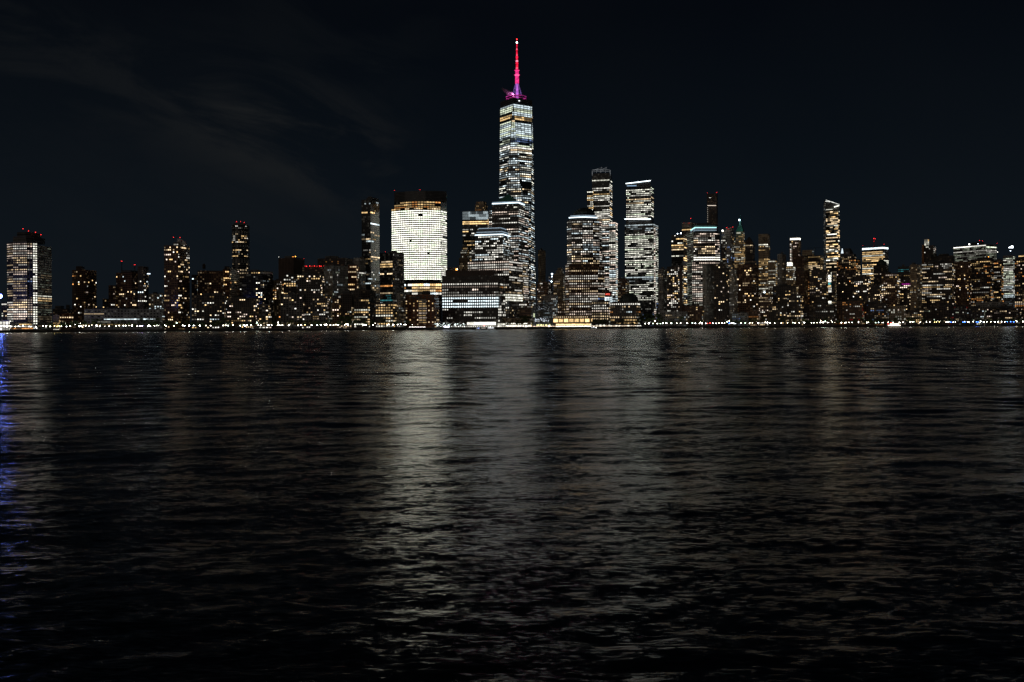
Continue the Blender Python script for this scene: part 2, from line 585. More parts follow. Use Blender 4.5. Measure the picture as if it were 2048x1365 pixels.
# ------------------------------------------------------------ water and land
def build_water():
    rs = np.random.RandomState(4)
    ys = np.concatenate([[-400, -60, 0], np.geomspace(6.5, 140, 500), np.arange(140.9, 1340, .95), np.geomspace(1360, 14000, 14)]).astype(np.float32)
    nx = 470
    u = np.linspace(-1, 1, nx).astype(np.float32)
    hw = (np.maximum(ys, 0) * .62 + 12)
    X = u[None, :] * hw[:, None]
    ext = np.array([15, 60, 250, 1200, 8000], dtype=np.float32)
    X = np.concatenate([-(hw[:, None] + ext[None, ::-1]), X, hw[:, None] + ext[None, :]], 1)
    nx += 10
    inner = np.zeros(nx, dtype=np.float32)
    inner[5:-5] = 1
    X[-14:] *= 1.6
    Y = np.repeat(ys[:, None], nx, 1)
    dyr = np.gradient(ys)[:, None]
    dxr = (hw * 2 / 470)[:, None]
    Z = np.zeros_like(X)
    N = 96
    for k in range(N):
        lam = .5 * (9 / .5) ** ((k + rs.rand()) / N)
        spread = .9 if lam < 1.2 else (.7 if lam < 2.5 else .5)
        th = R(90) + rs.normal(.12, spread)
        kk = 2 * math.pi / lam
        kx, ky = kk * math.cos(th), kk * math.sin(th)
        slope = .021 * (.6 + .8 * rs.rand()) * (1.25 if 1.5 < lam < 5 else .8) * (.34 if lam < 1.6 else 1)
        fade = np.clip(2 - 2 * abs(ky) * dyr / (2 * math.pi / 3.2), 0, 1) * np.clip(2 - 2 * abs(kx) * dxr / (2 * math.pi / 3.2), 0, 1)
        if lam > 1.6:
            fade = fade * np.clip(Y[:, :1] / 240, .10 if lam > 3 else .2, 1)      # longer waves flattened near the camera to lighten reflections there
        fade = fade * (Y[:, :1] < 1345)
        rows = np.where(fade[:, 0] > 0)[0]
        if len(rows) == 0:
            continue
        r0, r1 = rows[0], rows[-1] + 1
        a = X[r0:r1] * kx + Y[r0:r1] * ky + np.float32(rs.rand() * 6.28)
        Z[r0:r1] += (slope / kk) * (np.sin(a)) * fade[r0:r1]
    Z *= np.clip((Y + 1) / 8, 0, 1) * inner[None, :]
    V = np.stack([X, Y, Z], -1).reshape(-1, 3)
    idx = np.arange(len(ys) * nx).reshape(len(ys), nx)
    Fq = np.stack([idx[:-1, :-1], idx[:-1, 1:], idx[1:, 1:], idx[1:, :-1]], -1).reshape(-1, 4)
    me = bpy.data.meshes.new('water')
    me.vertices.add(len(V))
    me.vertices.foreach_set('co', V.ravel())
    me.loops.add(Fq.size)
    me.loops.foreach_set('vertex_index', Fq.ravel())
    me.polygons.add(len(Fq))
    me.polygons.foreach_set('loop_start', np.arange(0, Fq.size, 4))
    me.polygons.foreach_set('loop_total', np.full(len(Fq), 4))
    me.polygons.foreach_set('use_smooth', np.ones(len(Fq), dtype=bool))
    me.update()
    me.validate()
    m, t = newmat('river_water')
    g = nd(t, 'ShaderNodeNewGeometry')
    pos = g.outputs['Position']

    def slopes(scale, rot, stretch, amt, det, rough=.5, dist=0.0):
        mp = nd(t, 'ShaderNodeMapping', ins={0: pos})
        mp.inputs['Rotation'].default_value = (0, 0, R(rot))
        mp.inputs['Scale'].default_value = (scale * stretch, scale, 1)
        n = nd(t, 'ShaderNodeTexNoise', ins={'Vector': mp.outputs[0], 'Scale': 1.0, 'Detail': det, 'Roughness': rough, 'Distortion': dist})
        v = nd(t, 'ShaderNodeVectorMath', operation='SUBTRACT', ins={0: n.outputs['Color'], 1: (.5, .5, .5)})
        s_ = nd(t, 'ShaderNodeVectorMath', operation='MULTIPLY', ins={0: v.outputs[0], 1: (amt, amt, 0)})
        return s_.outputs[0]
    # patches where the chop is stronger or weaker (gusts)
    mp = nd(t, 'ShaderNodeMapping', ins={0: pos})
    mp.inputs['Scale'].default_value = (.02, .045, 1)
    gn = nd(t, 'ShaderNodeTexNoise', ins={'Vector': mp.outputs[0], 'Scale': 1.0, 'Detail': 4.0})
    gust = nd(t, 'ShaderNodeMapRange', ins={0: gn.outputs[0], 1: .35, 2: .65, 3: .6, 4: 1.3}).outputs[0]
    py_ = nd(t, 'ShaderNodeSeparateXYZ', ins={0: pos}).outputs[1]
    near = nd(t, 'ShaderNodeMapRange', interpolation_type='SMOOTHSTEP', ins={0: py_, 1: 14, 2: 90, 3: 1.35, 4: 1.0}).outputs[0]   # near ripples steepened to brighten the reflections there
    near2 = mth(t, 'ADD', mth(t, 'MULTIPLY', near, 1.9), -.9)
    a = slopes(.11, -24, .5, .17, 2, .5, .6)
    b = slopes(1.3, -20, .42, .31, 4, .6, 2.2)
    c = slopes(4.6, 14, .30, .54, 5, .66, 1.8)
    b = nd(t, 'ShaderNodeVectorMath', operation='SCALE', ins={0: b, 3: near2}).outputs[0]
    c = nd(t, 'ShaderNodeVectorMath', operation='SCALE', ins={0: c, 3: near}).outputs[0]
    bc = nd(t, 'ShaderNodeVectorMath', operation='ADD', ins={0: b, 1: c}).outputs[0]
    bc = nd(t, 'ShaderNodeVectorMath', operation='SCALE', ins={0: bc, 3: gust}).outputs[0]
    s1 = nd(t, 'ShaderNodeVectorMath', operation='ADD', ins={0: a, 1: bc}).outputs[0]
    s2 = nd(t, 'ShaderNodeVectorMath', operation='ADD', ins={0: s1, 1: g.outputs['Normal']}).outputs[0]
    nn = nd(t, 'ShaderNodeVectorMath', operation='NORMALIZE', ins={0: s2}).outputs[0]
    bs = nd(t, 'ShaderNodeBsdfPrincipled', ins={'Base Color': (.0015, .0025, .003, 1), 'Roughness': .17, 'IOR': 1.33, 'Normal': nn})
    nd(t, 'ShaderNodeOutputMaterial', ins={0: bs.outputs[0]})
    me.materials.append(m)
    o = bpy.data.objects.new('water', me)
    COL.objects.link(o)
    tag(o, kind='structure')


build_water()

# shore line in plan
def sh(px, back=0.0, z=GZ):
    D = shore(px) + back
    p = at(px, HY, D)
    return Vector((p.x, p.y, z))


mb = MB()
a, b = sh(-900), sh(2900)
d = (b - a).normalized()
A, Bq = a - d * 3000 + Vector((0, 1.2, 0)), b + d * 3000 + Vector((0, 1.2, 0))
far = 11000
mb.face([(A.x, A.y, GZ), (Bq.x, Bq.y, GZ), (Bq.x, far, GZ), (A.x, far, GZ)])
mb.face([(A.x, A.y, -3), (Bq.x, Bq.y, -3), (Bq.x, Bq.y, GZ), (A.x, A.y, GZ)])
tag(mb.build('ground', plain('paving_and_lawn', (.09, .085, .075), .9, nscale=.08)), kind='structure')

# river wall in front of it, with its coping and the promenade railing as parts
wl = empty('river_wall', sh(1024, -.4, 0), 'long dark stone river wall along the water below the promenade', 'river wall')
ang = math.atan2(d.y, d.x)
n_out = Vector((d.y, -d.x, 0))
mid, LEN = (sh(0) + sh(2048)) / 2, 2600
mb = MB()
mb.box((mid.x + n_out.x * .1, mid.y + n_out.y * .1, .3), (LEN, 1.6, 5.4), 0, ang)
for i in range(0, 420):
    p = mid + d * (i - 210) * 4.5 + n_out * 1.05
    mb.box((p.x, p.y, 0.2), (.35, .35, 4.2), 0, ang)
mb.build('wall_face', plain('wet_stone', (.05, .048, .045), .6, nscale=.5), wl)
mb = MB()
mb.box((mid.x, mid.y, GZ + .1), (LEN, 2.1, .35), 0, ang)
mb.build('coping', CONC, wl)
mb = MB()
for i in range(0, 900):
    p = mid + d * (i - 450) * 2.0
    mb.box((p.x, p.y, GZ + .75), (.07, .07, 1.1), 0, ang)
for z in (.7, 1.3):
    mb.box((mid.x, mid.y, GZ + z), (LEN * .7, .07, .07), 0, ang)
mb.build('railing', DMET, wl)


def sD(px, dz):
    return shore(px) + dz


# ------------------------------------------------------------ generic towers from the survey table
def roof_bits(b, x0, xc, x1, top, rnd, n=1):
    w = x1 - x0
    for i in range(n):
        a = x0 + w * rnd.uniform(.12, .5)
        c = min(a + w * rnd.uniform(.18, .4), x1 - w * .08)
        b.box('roof_house', a, (a + c) / 2 + .25 * (c - a), c, top - rnd.uniform(1.8, 4.2), top + .2, 'dark_louvre_wall', D=b.D + 9, dep=10)


def T(name, label, x0, xc, x1, top, dz, mat, st, fh=3.3, cw=3.5, ex=(), bc=(), rh=1, group=None, cap=1.4, part='wall', th=None, dep=30.0):
    D = sD(xc, dz)
    b = Bld(name, label, xc, D, group=group)
    if fh < 3.9 and not isinstance(st, list):
        fh *= b.rnd.uniform(.94, 1.14)
        cw *= b.rnd.uniform(.88, 1.25)
    b.box(part, x0, xc, x1, top, None, mat, st, fh, cw, cap=cap, th=th, dep=dep)
    if rh:
        roof_bits(b, x0, xc, x1, top, b.rnd, rh)
    for e in ex:
        pn, a0, ac, a1, t_, b_, m_, s_ = e[:8]
        b.box(pn, a0, ac, a1, t_, b_, m_ or mat, s_, fh, cw, D=D + (e[8] if len(e) > 8 else 4), dep=(e[9] if len(e) > 9 else 20))
    for q in bc:
        b.beacon(*q)
    return b


BR, RB, TN, PS, GC, DG, DB, BG, DGL, LAT = ('brown_brick_wall', 'red_brick_wall', 'tan_stone_wall', 'pale_stone_wall', 'grey_concrete_wall',
                                           'dark_granite_wall', 'dark_brick_wall', 'blue_glass_wall', 'dark_glass_wall', 'grid_lattice_wall')

# ---- far left office tower with stepped dark crown
LT = St(.88, .88, 'pWwpw', '1223', w=.62, h=.40, rv=.32)
LTs = St(.75, .6, 'gKwg', '0011', w=.6, h=.4, rv=.4)
D = sD(60, 60)
b = Bld('office_tower', 'broad office tower at the far left with bright window rows and dark stepped crown', 60, D)
def pl(px, py, D): p = at(px, py, D); return (p.x, p.y)
b.prism('wall', [pl(14, 486, D + 14), pl(26, 486, D + 3), pl(54, 486, D)], at(40, 484, D).z, GZ, 'dark_granite_wall', [(605, LT), (700, St(.85, .88, 'pWw', '234', w=.64, h=.42, rv=.4))], 3.1, 2.6, back=[pl(54.2, 486, D + 42), pl(14, 486, D + 42)], cap=1.0)
b.prism('recessed_wall', [pl(54.1, 486, D + 1.5), pl(65, 486, D + 5)], at(40, 484, D).z - .05, GZ, 'dark_granite_wall', [(507, LT), (540, St(.5, .7, 'Ww', '12', w=.62, h=.4)), (600, St(.4, .6, 'wWwWb', '0122', w=.62, h=.4)), (700, LT)], 3.1, 2.6, back=[pl(65, 486, D + 42), pl(54.2, 486, D + 42)], cap=1.0)
b.prism('corner_bay', [pl(65.3, 486, D + 4), pl(74.5, 486, D + 8)], at(70, 484, D).z, GZ, 'dark_granite_wall', St(.95, .5, 'KWK', '34', w=.66, h=.52, rv=.1), 3.1, 2.6, back=[pl(74.5, 486, D + 42), pl(66, 486, D + 42)], cap=1.0)
b.prism('side_wall', [pl(74.8, 486, D + 9), pl(103, 492, D + 52)], at(88, 489, D).z, GZ, 'grey_concrete_wall', [(500, LTs), (545, St(.3, .3, 'gK', '00', w=.5, h=.4)), (592, LTs), (604, St(.98, .9, 'yKw', '233', w=.7, h=.42)), (700, LTs)], 3.1, 2.6, back=[pl(75, 486, D + 60)], cap=1.0)
b.prism('crown', [pl(26, 470, D + 8), pl(52, 470, D + 5), pl(64, 470, D + 9), pl(90, 470, D + 44)], at(56, 472, D).z, at(56, 484, D).z + .1, 'dark_louvre_wall', None, back=[pl(26, 470, D + 44)])
b.prism('roof_house', [pl(34, 465, D + 12), pl(50, 465, D + 9), pl(62, 465, D + 12), pl(82, 465, D + 36)], at(58, 463, D).z, at(58, 472, D).z + .1, 'dark_louvre_wall', None, back=[pl(34, 465, D + 38)])
b.prism('setback', [pl(3, 605, D + 16), pl(13.6, 605, D + 15)], at(8, 604, D).z, GZ, 'dark_granite_wall', St(.6, .5, 'wKW', '233', w=.7, h=.5), 3.1, 2.6, back=[pl(13.6, 605, D + 40), pl(3, 605, D + 40)])
for q in ((46, 458), (57, 462.5), (71, 465), (82, 470)):
    b.beacon(*q, dD=14, r=.85)

# low buildings between it and the brown tower
T('domed_hall', 'low dark domed hall beyond the orange-lit brick house', 105, 135, 146, 618, 330, DB, St(.1, .1, 'Wy', '12'), rh=0,
  ex=[('roof', 110, 122, 128, 612, 618.5, 'dark_louvre_wall', None), ('roof_house', 132, 138, 141, 610, 618.5, 'dark_louvre_wall', None)])
T('brick_house', 'orange-lit brick house left of the brown apartment tower', 119, 142, 146, 627, 110, RB, [(630, St(.7, .8, 'yw', '23')), (633, DARK), (636, St(.95, .9, 'w', '34', w=.5)), (640, DARK), (644, St(.6, .5, 'yw', '23', w=.5)), (700, DARK)], 2.9, 2.8, rh=0)
T('yellow_house', 'small yellow-lit house at the foot of the broad office tower', 106, 118, 119.5, 630, 70, TN, [(640, St(.3, .3, 'y', '01')), (700, St(.8, .6, 'yK', '233', w=.7, h=.6))], 2.9, 2.3, rh=0)

T('apartment_tower', 'lone brown apartment tower with scattered warm windows left of the stepped brick group', 144, 171, 193, 540, 150, BR, HOMES, 3.0, 3.3, rh=0,
  ex=[('roof_house', 152, 164, 169, 533, 540.3, 'slab_wall', None)])

# stepped brick group with two masts
b = T('apartment_block', 'stepped brown apartment group carrying two masts with red lights', 232, 264, 291, 545, 160, BR, HOMEC, 3.0, 3.0, rh=0,
      ex=[('wing', 217, 230, 233, 571, None, BR, HOME, 1), ('low_wing', 205, 217, 219, 598, None, DB, HOME, 3), ('tower_wing', 275, 287, 297, 533, None, DB, HOMEC, 8), ('roof_house', 242, 262, 275, 541, 545.3, 'dark_louvre_wall', None)])
for x, y in ((243.5, 523), (269.5, 530)):
    p = at(x, y, b.D + 8)
    mb = MB(); q = at(x, 546, b.D + 8)
    mb.tube(q, p - Vector((0, 0, 1)), .9, .25, n=6)
    mb.build('mast', DMET, b.root)
    b.beacon(x - .9, y, dD=8, r=.7, name='mast_light'); b.beacon(x + 1.1, y, dD=8, r=.6, name='mast_light')
mb = MB(); p = at(297.5, 548, b.D + 6); mb.box(p, (3.5, 3.5, 1.2), 0); mb.build('roof_lamp', emis('lamp_cool_box', (.7, .85, 1), 2.2), b.root)

T('long_building', 'long low building with thin strips of light below the brick towers', 168, 325, 329, 618, 70, GC,
  [(624, DARK), (631, St(.4, .9, 'CWw', '123', w=.98, h=.3, rv=0)), (636, St(.6, .92, 'wWC', '234', w=.98, h=.28, rv=0)), (641, St(.5, .9, 'WCK', '234', w=.98, h=.3, rv=0)), (700, St(.3, .8, 'Ky', '12', w=.9, h=.4))], 3.7, 4.2, rh=3, dep=40)
T('apartment_slab', 'pale grey apartment slab peeping over the long low building', 297, 324, 328, 588, 260, PS, St(.25, .2, 'WwC', '123', w=.45, h=.55), 3.1, 4.0,
  ex=[('roof_lamp_box', 319, 324, 326, 586, 588.2, LAT, St(1, 1, 'C', '3'), 2)])

# tower with the pale sloped crown
b = T('crowned_tower', 'brown apartment tower with a pale sloped roof screen and two red lights', 328, 356, 379, 490.5, 110, BR, HOMEB, 3.1, 3.0, rh=0,
      ex=[('roof_house', 347, 357, 371, 485, 490.8, 'slab_wall', St(.9, .3, 'WK', '23', w=.5, h=.5))])
mb = MB()
D = b.D + 7
for pts in ([(354, 478), (361.5, 478), (361.5, 490), (354, 490)], [(364, 479.5), (371.5, 486), (371.5, 490), (364, 490)]):
    P = [at(x, y, D) for x, y in pts]
    Q = [p + Vector((0, 5, 0)) for p in P]
    mb.face(P[::-1]); mb.face(Q)
    for i in range(4):
        mb.face([P[i], P[(i + 1) % 4], Q[(i + 1) % 4], Q[i]])
mb.build('roof_screen', plain('floodlit_screen', (.62, .60, .56), .7), b.root)
b.beacon(347, 475, dD=9, r=.8); b.beacon(360, 475.5, dD=9, r=.8)

# cluster left of the white tower
b = T('apartment_block', 'dark apartment block with a rooftop water tank', 395, 446, 450, 542, 150, BR, HOMEC, 3.0, 3.1, rh=0,
      ex=[('low_wing', 383, 394, 396, 550, None, DB, HOMEC, 2), ('side_wing', 446, 458, 462, 540, None, RB, HOME, 10), ('roof_house', 449, 458, 461, 533, 540.3, DB, DARK, 10)])
mb = MB(); p = at(408, 541, b.D + 10)
mb.tube(p + Vector((0, 0, 2.5)), p + Vector((0, 0, 8)), 2.3, n=10); mb.tube(p + Vector((0, 0, 8)), p + Vector((0, 0, 10.4)), 2.5, .1, n=10)
for i in range(4):
    c_, s_ = math.cos(i * 1.57 + .7) * 1.8, math.sin(i * 1.57 + .7) * 1.8
    mb.tube(p + Vector((c_, s_, -1.5)), p + Vector((c_, s_, 3)), .16)
mb.build('water_tank', plain('weathered_wood', (.09, .06, .04), .9), b.root)
T('apartment_block', 'brown apartment block at the foot of the round banded tower', 446, 458, 479, 538, 190, BR, HOMES, 3.0, 2.6)
T('apartment_block', 'wide dark apartment block nearest the water left of the white tower', 383, 449, 456, 590, 45, DB, HOMEC, 3.0, 3.3, rh=2)
# round banded tower
D = sD(480, 420)
b = Bld('banded_tower', 'slim rounded tower with stacked balcony bands and three red roof lights', 480, D)
cx_, cy_ = pl(480, 470, D + 13)
m_ = D / F
def ringp(rx, ry, n=14, a0=math.pi, a1=2 * math.pi, cx=0, cy=0): return [(cx + rx * math.cos(a0 + (a1 - a0) * i / n), cy + ry * math.sin(a0 + (a1 - a0) * i / n)) for i in range(n + 1)]
ch = ringp(15.6 * m_, 12, 8, cx=cx_, cy=cy_)
b.prism('wall', ch, at(480, 449, D).z, GZ, DGL, [(459, St(.3, .5, 'W', '13')), (470, St(.04, .4, 'w', '12')), (488, St(.6, .7, 'wyW', '1223', w=.8, h=.6)), (498, DARK), (502, St(.55, .8, 'wy', '23', w=.9)), (512, St(.25, .4, 'Cw', '12')), (516, St(.6, .8, 'yw', '23', w=.9)), (537, St(.12, .4, 'wC', '12')), (545, St(.6, .6, 'w', '23'))], 3.6, 2.6, back=[(cx_ + 15 * m_, cy_ + 14), (cx_ - 15 * m_, cy_ + 14)])
zt = at(480, 449, D).z
mb = MB()
k = 0
while zt - 1 - k * 3.6 > 60:
    z = zt - 1 - k * 3.6
    rr = b.rnd.uniform(1.02, 1.09)
    q = ringp(15.8 * m_ * rr, 12.4 * rr, 10, cx=cx_, cy=cy_)
    mb.face([(x, y, z + .7) for x, y in q]); mb.face([(x, y, z) for x, y in q[::-1]])
    for i in range(10):
        mb.face([(*q[i], z), (*q[i + 1], z), (*q[i + 1], z + .7), (*q[i], z + .7)])
    k += 1
mb.build('balcony_bands', CONC, b.root)
b.prism('crown', ringp(13 * m_, 9, 6, cx=cx_, cy=cy_), at(480, 446, D).z, zt + .05, 'dark_louvre_wall', None, back=[(cx_ + 12 * m_, cy_ + 12), (cx_ - 12 * m_, cy_ + 12)])
for x, y in ((473, 444), (481, 444), (488.5, 445.5)):
    b.beacon(x, y, dD=8, r=.8)

T('apartment_block', 'dark glass apartment block with a sloping pale roof edge right of the banded tower', 479, 525, 546, 542, 130, DGL, HOMEC, 3.1, 3.3,
  ex=[('roof_edge', 526, 540, 546, 545, 549, 'pale_stone_wall', None, -2)])
T('apartment_block', 'stepped waterfront block with clustered warm windows below the banded tower', 450, 511, 518, 596, 50, DB, HOMEB, 3.0, 3.2, rh=2)
T('apartment_block', 'low dark waterfront block left of the greyish grid-windowed block', 517, 537, 543, 609, 60, DG, HOMEB, 3.0, 3.3)
T('apartment_block', 'narrow grey-beige block left of the windowless slab tower', 541, 561, 568, 561, 170, TN, HOME, 3.1, 3.2)
b = T('slab_tower', 'brown windowless slab tower with an orange roof light', 557, 587, 609, 516, 380, 'slab_wall', None, 3.6, 3.2, rh=1)
b.beacon(591, 513.5, 'o', r=1.0, dD=12); b.beacon(586, 514, 'o', r=.6, dD=12); b.beacon(557.6, 514.5, 'W', r=.4, dD=3); b.beacon(608, 518, 'r', r=.5, dD=8)
b = T('dark_block', 'dark flat block edged with a row of red roof lights', 604, 645, 652, 533, 280, DB, None, rh=1)
for i, x in enumerate((610, 613, 619.5, 624, 629, 634, 639, 642, 647)):
    b.beacon(x, 532.5 + (i % 2) * .5, r=(1.1 if i in (1, 2, 4, 6, 7) else .6), dD=-2, name='roof_light')
T('apartment_block', 'narrow dark block with yellow windows left of the square-windowed block', 567, 592, 596, 548, 130, DB, St(.3, .5, 'yywW', '233', h=.6), 3.1, 3.2)
T('apartment_block', 'broad block with large square windows below the red roof lights', 594, 640, 648, 549, 120, DG, HOMEB, 3.5, 3.6, rh=1)
T('lattice_building', 'pale building with a lit lattice of narrow windows', 648, 665, 696, 531, 150, LAT, St(.16, .4, 'KCWg', '122', w=.5, h=.6), 3.6, 2.6, rh=0, ex=[('roof_line', 648, 664, 671, 530.2, 531.2, 'tan_stone_wall', None, 1)])
T('dark_block', 'long dark roof block behind the pale lattice building', 635, 690, 706, 516, 330, DB, St(.05, .3, 'o', '1'), rh=3)
T('apartment_block', 'brown block of warm window rows between the lattice and the pale corner building', 696, 713, 717, 530, 190, RB, St(.5, .75, 'wyW', '233', w=.75, h=.5), 3.8, 3.0)
T('corner_building', 'pale finned corner building left of the slim dark glass tower', 707, 718, 737, 516, 220, LAT, [(534, DARK), (555, St(.5, .6, 'CWg', '123', w=.6)), (700, St(.12, .3, 'oyW', '012'))], 3.6, 2.4)

b = T('glass_tower', 'slim dark glass tower left of the brightest curved tower', 723, 741, 758.5, 399, 230, DGL,
      [(405, DARK), (411, St(.3, .6, 'CW', '12', w=.9)), (418, DARK), (436, St(.5, .8, 'wyWC', '2234', w=.9, h=.6)), (446, DARK), (452, St(.7, .8, 'wC', '334', w=.9, h=.6)), (459, DARK), (485, St(.38, .7, 'wyC', '123', w=.85, h=.6)), (500, DARK), (506, St(.5, .6, 'wW', '123', w=.85)), (513, DARK), (518, St(.85, .9, 'yw', '34', w=.9)), (530, St(.5, .7, 'yw', '123')), (700, St(.25, .5, 'CwW', '0123', w=.8))], 3.7, 2.7, rh=0,
      ex=[('roof_house', 733, 745, 757, 395, 399.2, 'dark_louvre_wall', None, 6), ('crown', 736, 742, 748, 393.5, 395.2, 'dark_louvre_wall', None, 8)])
T('office_block', 'dark office block with warm banded floors and a brown grid side', 760, 785, 808, 505, 170, DGL,
  [(523, DARK), (536, St(.85, .9, 'yw', '233', w=.85, h=.55)), (545, St(.25, .7, 'W', '23')), (552, St(.5, .8, 'w', '34')), (564, DARK), (570, St(.95, .95, 'wWp', '345', w=.98, h=.7)), (577, St(.95, .95, 'yo', '23', w=.95, h=.6)), (583, DARK), (590, St(.6, .8, 'wo', '23')), (700, St(.4, .5, 'Ct', '12'))], 3.9, 3.0, rh=1,
  ex=[('side_wall', 785.3, 786, 808.3, 506, None, GC, St(.22, .3, 'wWy', '0112', w=.5), -1, 30)], bc=[(771, 504, 'r', .6, 9, 6)])
# front row below it
T('apartment_block', 'waterfront block of square warm windows, leftmost of the row below the red roof lights', 561, 604, 609, 588, 45, DG, HOMEB, 3.1, 3.3, rh=1)
T('apartment_block', 'dull waterfront block with pinkish windows next to a brightly lit doorway stair', 608, 655, 663, 591, 50, DG, [(630, St(.22, .3, 'wWyp', '123')), (700, St(.3, .4, 'wWy', '123'))], 3.1, 3.2, rh=1)
T('apartment_block', 'narrow waterfront block with small warm windows left of the dark domed block', 664, 678, 682, 597, 60, BR, HOME, 3.0, 3.2)
T('domed_block', 'dark waterfront block with a low dome-like roof and yellow windows', 681, 703, 709, 588, 65, DB, [(615, DARK), (700, St(.35, .5, 'wyK', '123'))], 3.0, 3.2, rh=0,
  ex=[('roof', 685, 698, 704, 582, 588.2, 'dark_louvre_wall', None), ('roof_cap', 689, 696, 700, 579, 582.2, 'dark_louvre_wall', None, 6)])
T('apartment_block', 'waterfront block with long rows of yellow windows below the slim glass tower', 708, 735, 739, 597, 62, DB, St(.5, .7, 'yyKw', '233', w=.75, h=.5), 3.6, 3.1)
T('dark_block', 'dark block with almost no lights below the slim glass tower', 702, 740, 752, 580, 110, DB, St(.05, .3, 'W', '12'), rh=2)
T('apartment_block', 'waterfront block with dense yellow window rows left of the striped hotel', 751, 786, 795, 606, 50, DB, St(.58, .6, 'yyKw', '2233', w=.65, h=.5), 3.5, 3.1, rh=1)
T('apartment_block', 'thin grey waterfront block beside the striped hotel', 793, 801, 811, 586, 66, GC, St(.25, .3, 'WwC', '0112'), 3.3, 3.0, rh=0)

# brightest curved tower
D = sD(838, 300)
b = Bld('curved_tower', 'brightest tower, broad with a curved front and nearly every window lit white', 838, D)
def arc(xa, xb, y, Da, bulge, n, pw=1.0):
    out = []
    for i in range(n + 1):
        t = i / n
        out.append(pl(xa + (xb - xa) * t, y, Da + 10 * (1 - t) - bulge * math.sin(math.pi * t)))
    return out
GS = St(.995, .6, 'KKKWg', '5555554', w=.84, h=.46, rv=.0)
GSy = St(.9, .9, 'yyw', '2334', w=.8, h=.55, rv=0)
front = arc(783.3, 881.5, 500, D, 16, 11)
b.prism('curved_front', front, at(838, 416.5, D).z, at(838, 560, D).z, DGL, [(421, GSy), (700, GS)], 3.75, 4.4, back=[pl(881.5, 500, D + 45), pl(783.3, 500, D + 45)], cap=.4)
b.prism('side_wall', [pl(881.8, 500, D + 1), pl(893.7, 500, D + 25)], at(888, 420, D).z, at(888, 562, D).z, DGL, [(424, St(.9, .9, 'gC', '12', w=.9)), (700, St(.97, .95, 'KWg', '334', w=.8, h=.58, rv=0))], 3.75, 3.6, back=[pl(882, 500, D + 46)], cap=.4)
up = arc(788.5, 881.5, 400, D + 3, 14, 8)
b.prism('upper_floors', up, at(838, 402.5, D).z, at(838, 416.6, D).z, DGL, [(700, St(.96, .95, 'yyo', '223', w=.8, h=.5, rv=0))], 4.2, 4.4, back=[pl(881.5, 400, D + 45), pl(788.5, 400, D + 45)], cap=.6)
b.prism('crown', arc(788.5, 893, 390, D + 2.5, 13, 10), at(838, 383, D).z, at(838, 402.6, D).z, 'dark_louvre_wall', None, fh=2.6, back=[pl(893, 390, D + 45), pl(788.5, 390, D + 45)])
b.prism('upper_side', [pl(882, 400, D + 2), pl(893.5, 400, D + 24)], at(888, 385, D).z, at(888, 420.2, D).z, DGL, St(.5, .9, 'gt', '01', w=.95, h=.3), 3.0, 3.2, back=[pl(882, 400, D + 40)])
b.prism('terrace_band', arc(800, 882, 560, D + 5, 12, 6), at(838, 559.8, D).z, at(838, 567, D).z, 'dark_louvre_wall', None, back=[pl(882, 560, D + 45), pl(800, 560, D + 45)])
b.prism('base_floors', arc(800, 883, 575, D + 2, 12, 7), at(838, 567, D).z, GZ, DGL, [(575, St(.9, .9, 'CWwy', '344', w=.9, h=.7, rv=0)), (582, St(.95, .9, 'yow', '233', w=.9, h=.6, rv=0)), (588, St(.95, .9, 'CW', '334', w=.9, h=.6, rv=0)), (700, DARK)], 5.2, 3.6, back=[pl(883, 575, D + 45), pl(800, 575, D + 45)], cap=.3)
for x, y in ((789, 381.5), (840, 380), (891, 384.5)):
    b.beacon(x, y, r=.65, st=5, dD=14)

# striped hotel
ST_ = St(.28, .1, 'wwy', '233', w=.3, h=.5, rv=.2)
b = T('striped_hotel', 'red-brown hotel with a pale lit centre stripe at the water under the brightest tower', 809, 869, 878, 589, 75, RB, [(593, DARK), (598, St(.0, 0, 'w', '3')), (602, DARK), (700, ST_)], 3.6, 6.0, rh=0,
      ex=[('lit_stripe', 837, 852, 853.2, 599, 646, PS, St(.85, .3, 'py', '122', w=.8, h=.38, rv=.1), -6, 4), ('cornice', 818, 840, 841, 594, 596.3, 'dark_louvre_wall', St(.95, .5, 'y', '34', w=.6, h=.7), -5, 4), ('penthouse', 845, 858, 861, 582, 589.2, DG, DARK, 8)])

# low black office block with square white windows
GRID = lambda p, pal='W', lv='233': St(p, .9, pal, lv, w=.58, h=.5, rv=0)
b = T('office_block', 'wide black office block with rows of square white windows at the water', 884, 996, 1006, 551, 95, DG,
      [(560, St(.45, .8, 'oWp', '1', w=.6)), (565, DARK), (570, GRID(.9)), (576, St(.8, .9, 'po', '112', w=.6, h=.5, rv=0)), (582, GRID(.85, 'Wp', '2334')), (588, St(.55, .8, 'pW', '112', w=.6, h=.5, rv=0)), (595, St(.95, .95, 'pW', '122', w=.58, h=.5, rv=0)), (614, GRID(.97, 'C', '4')), (700, St(.42, .93, 'W', '23', w=.56, h=.46, rv=.0))], 4.55, 3.55, rh=0, cap=6.5, dep=42,
      ex=[('penthouse', 891, 988, 995, 540, 551.3, 'slab_wall', None, 12, 30), ('lobby', 934, 990, 992, 642, 650, DGL, St(1, 1, 'CKW', '3445', w=.97, h=.8, rv=0, fh=6), -3, 6), ('low_wing', 996.3, 1003, 1011, 592, None, DG, St(.6, .3, 'W', '233', h=.6), 2, 18)])
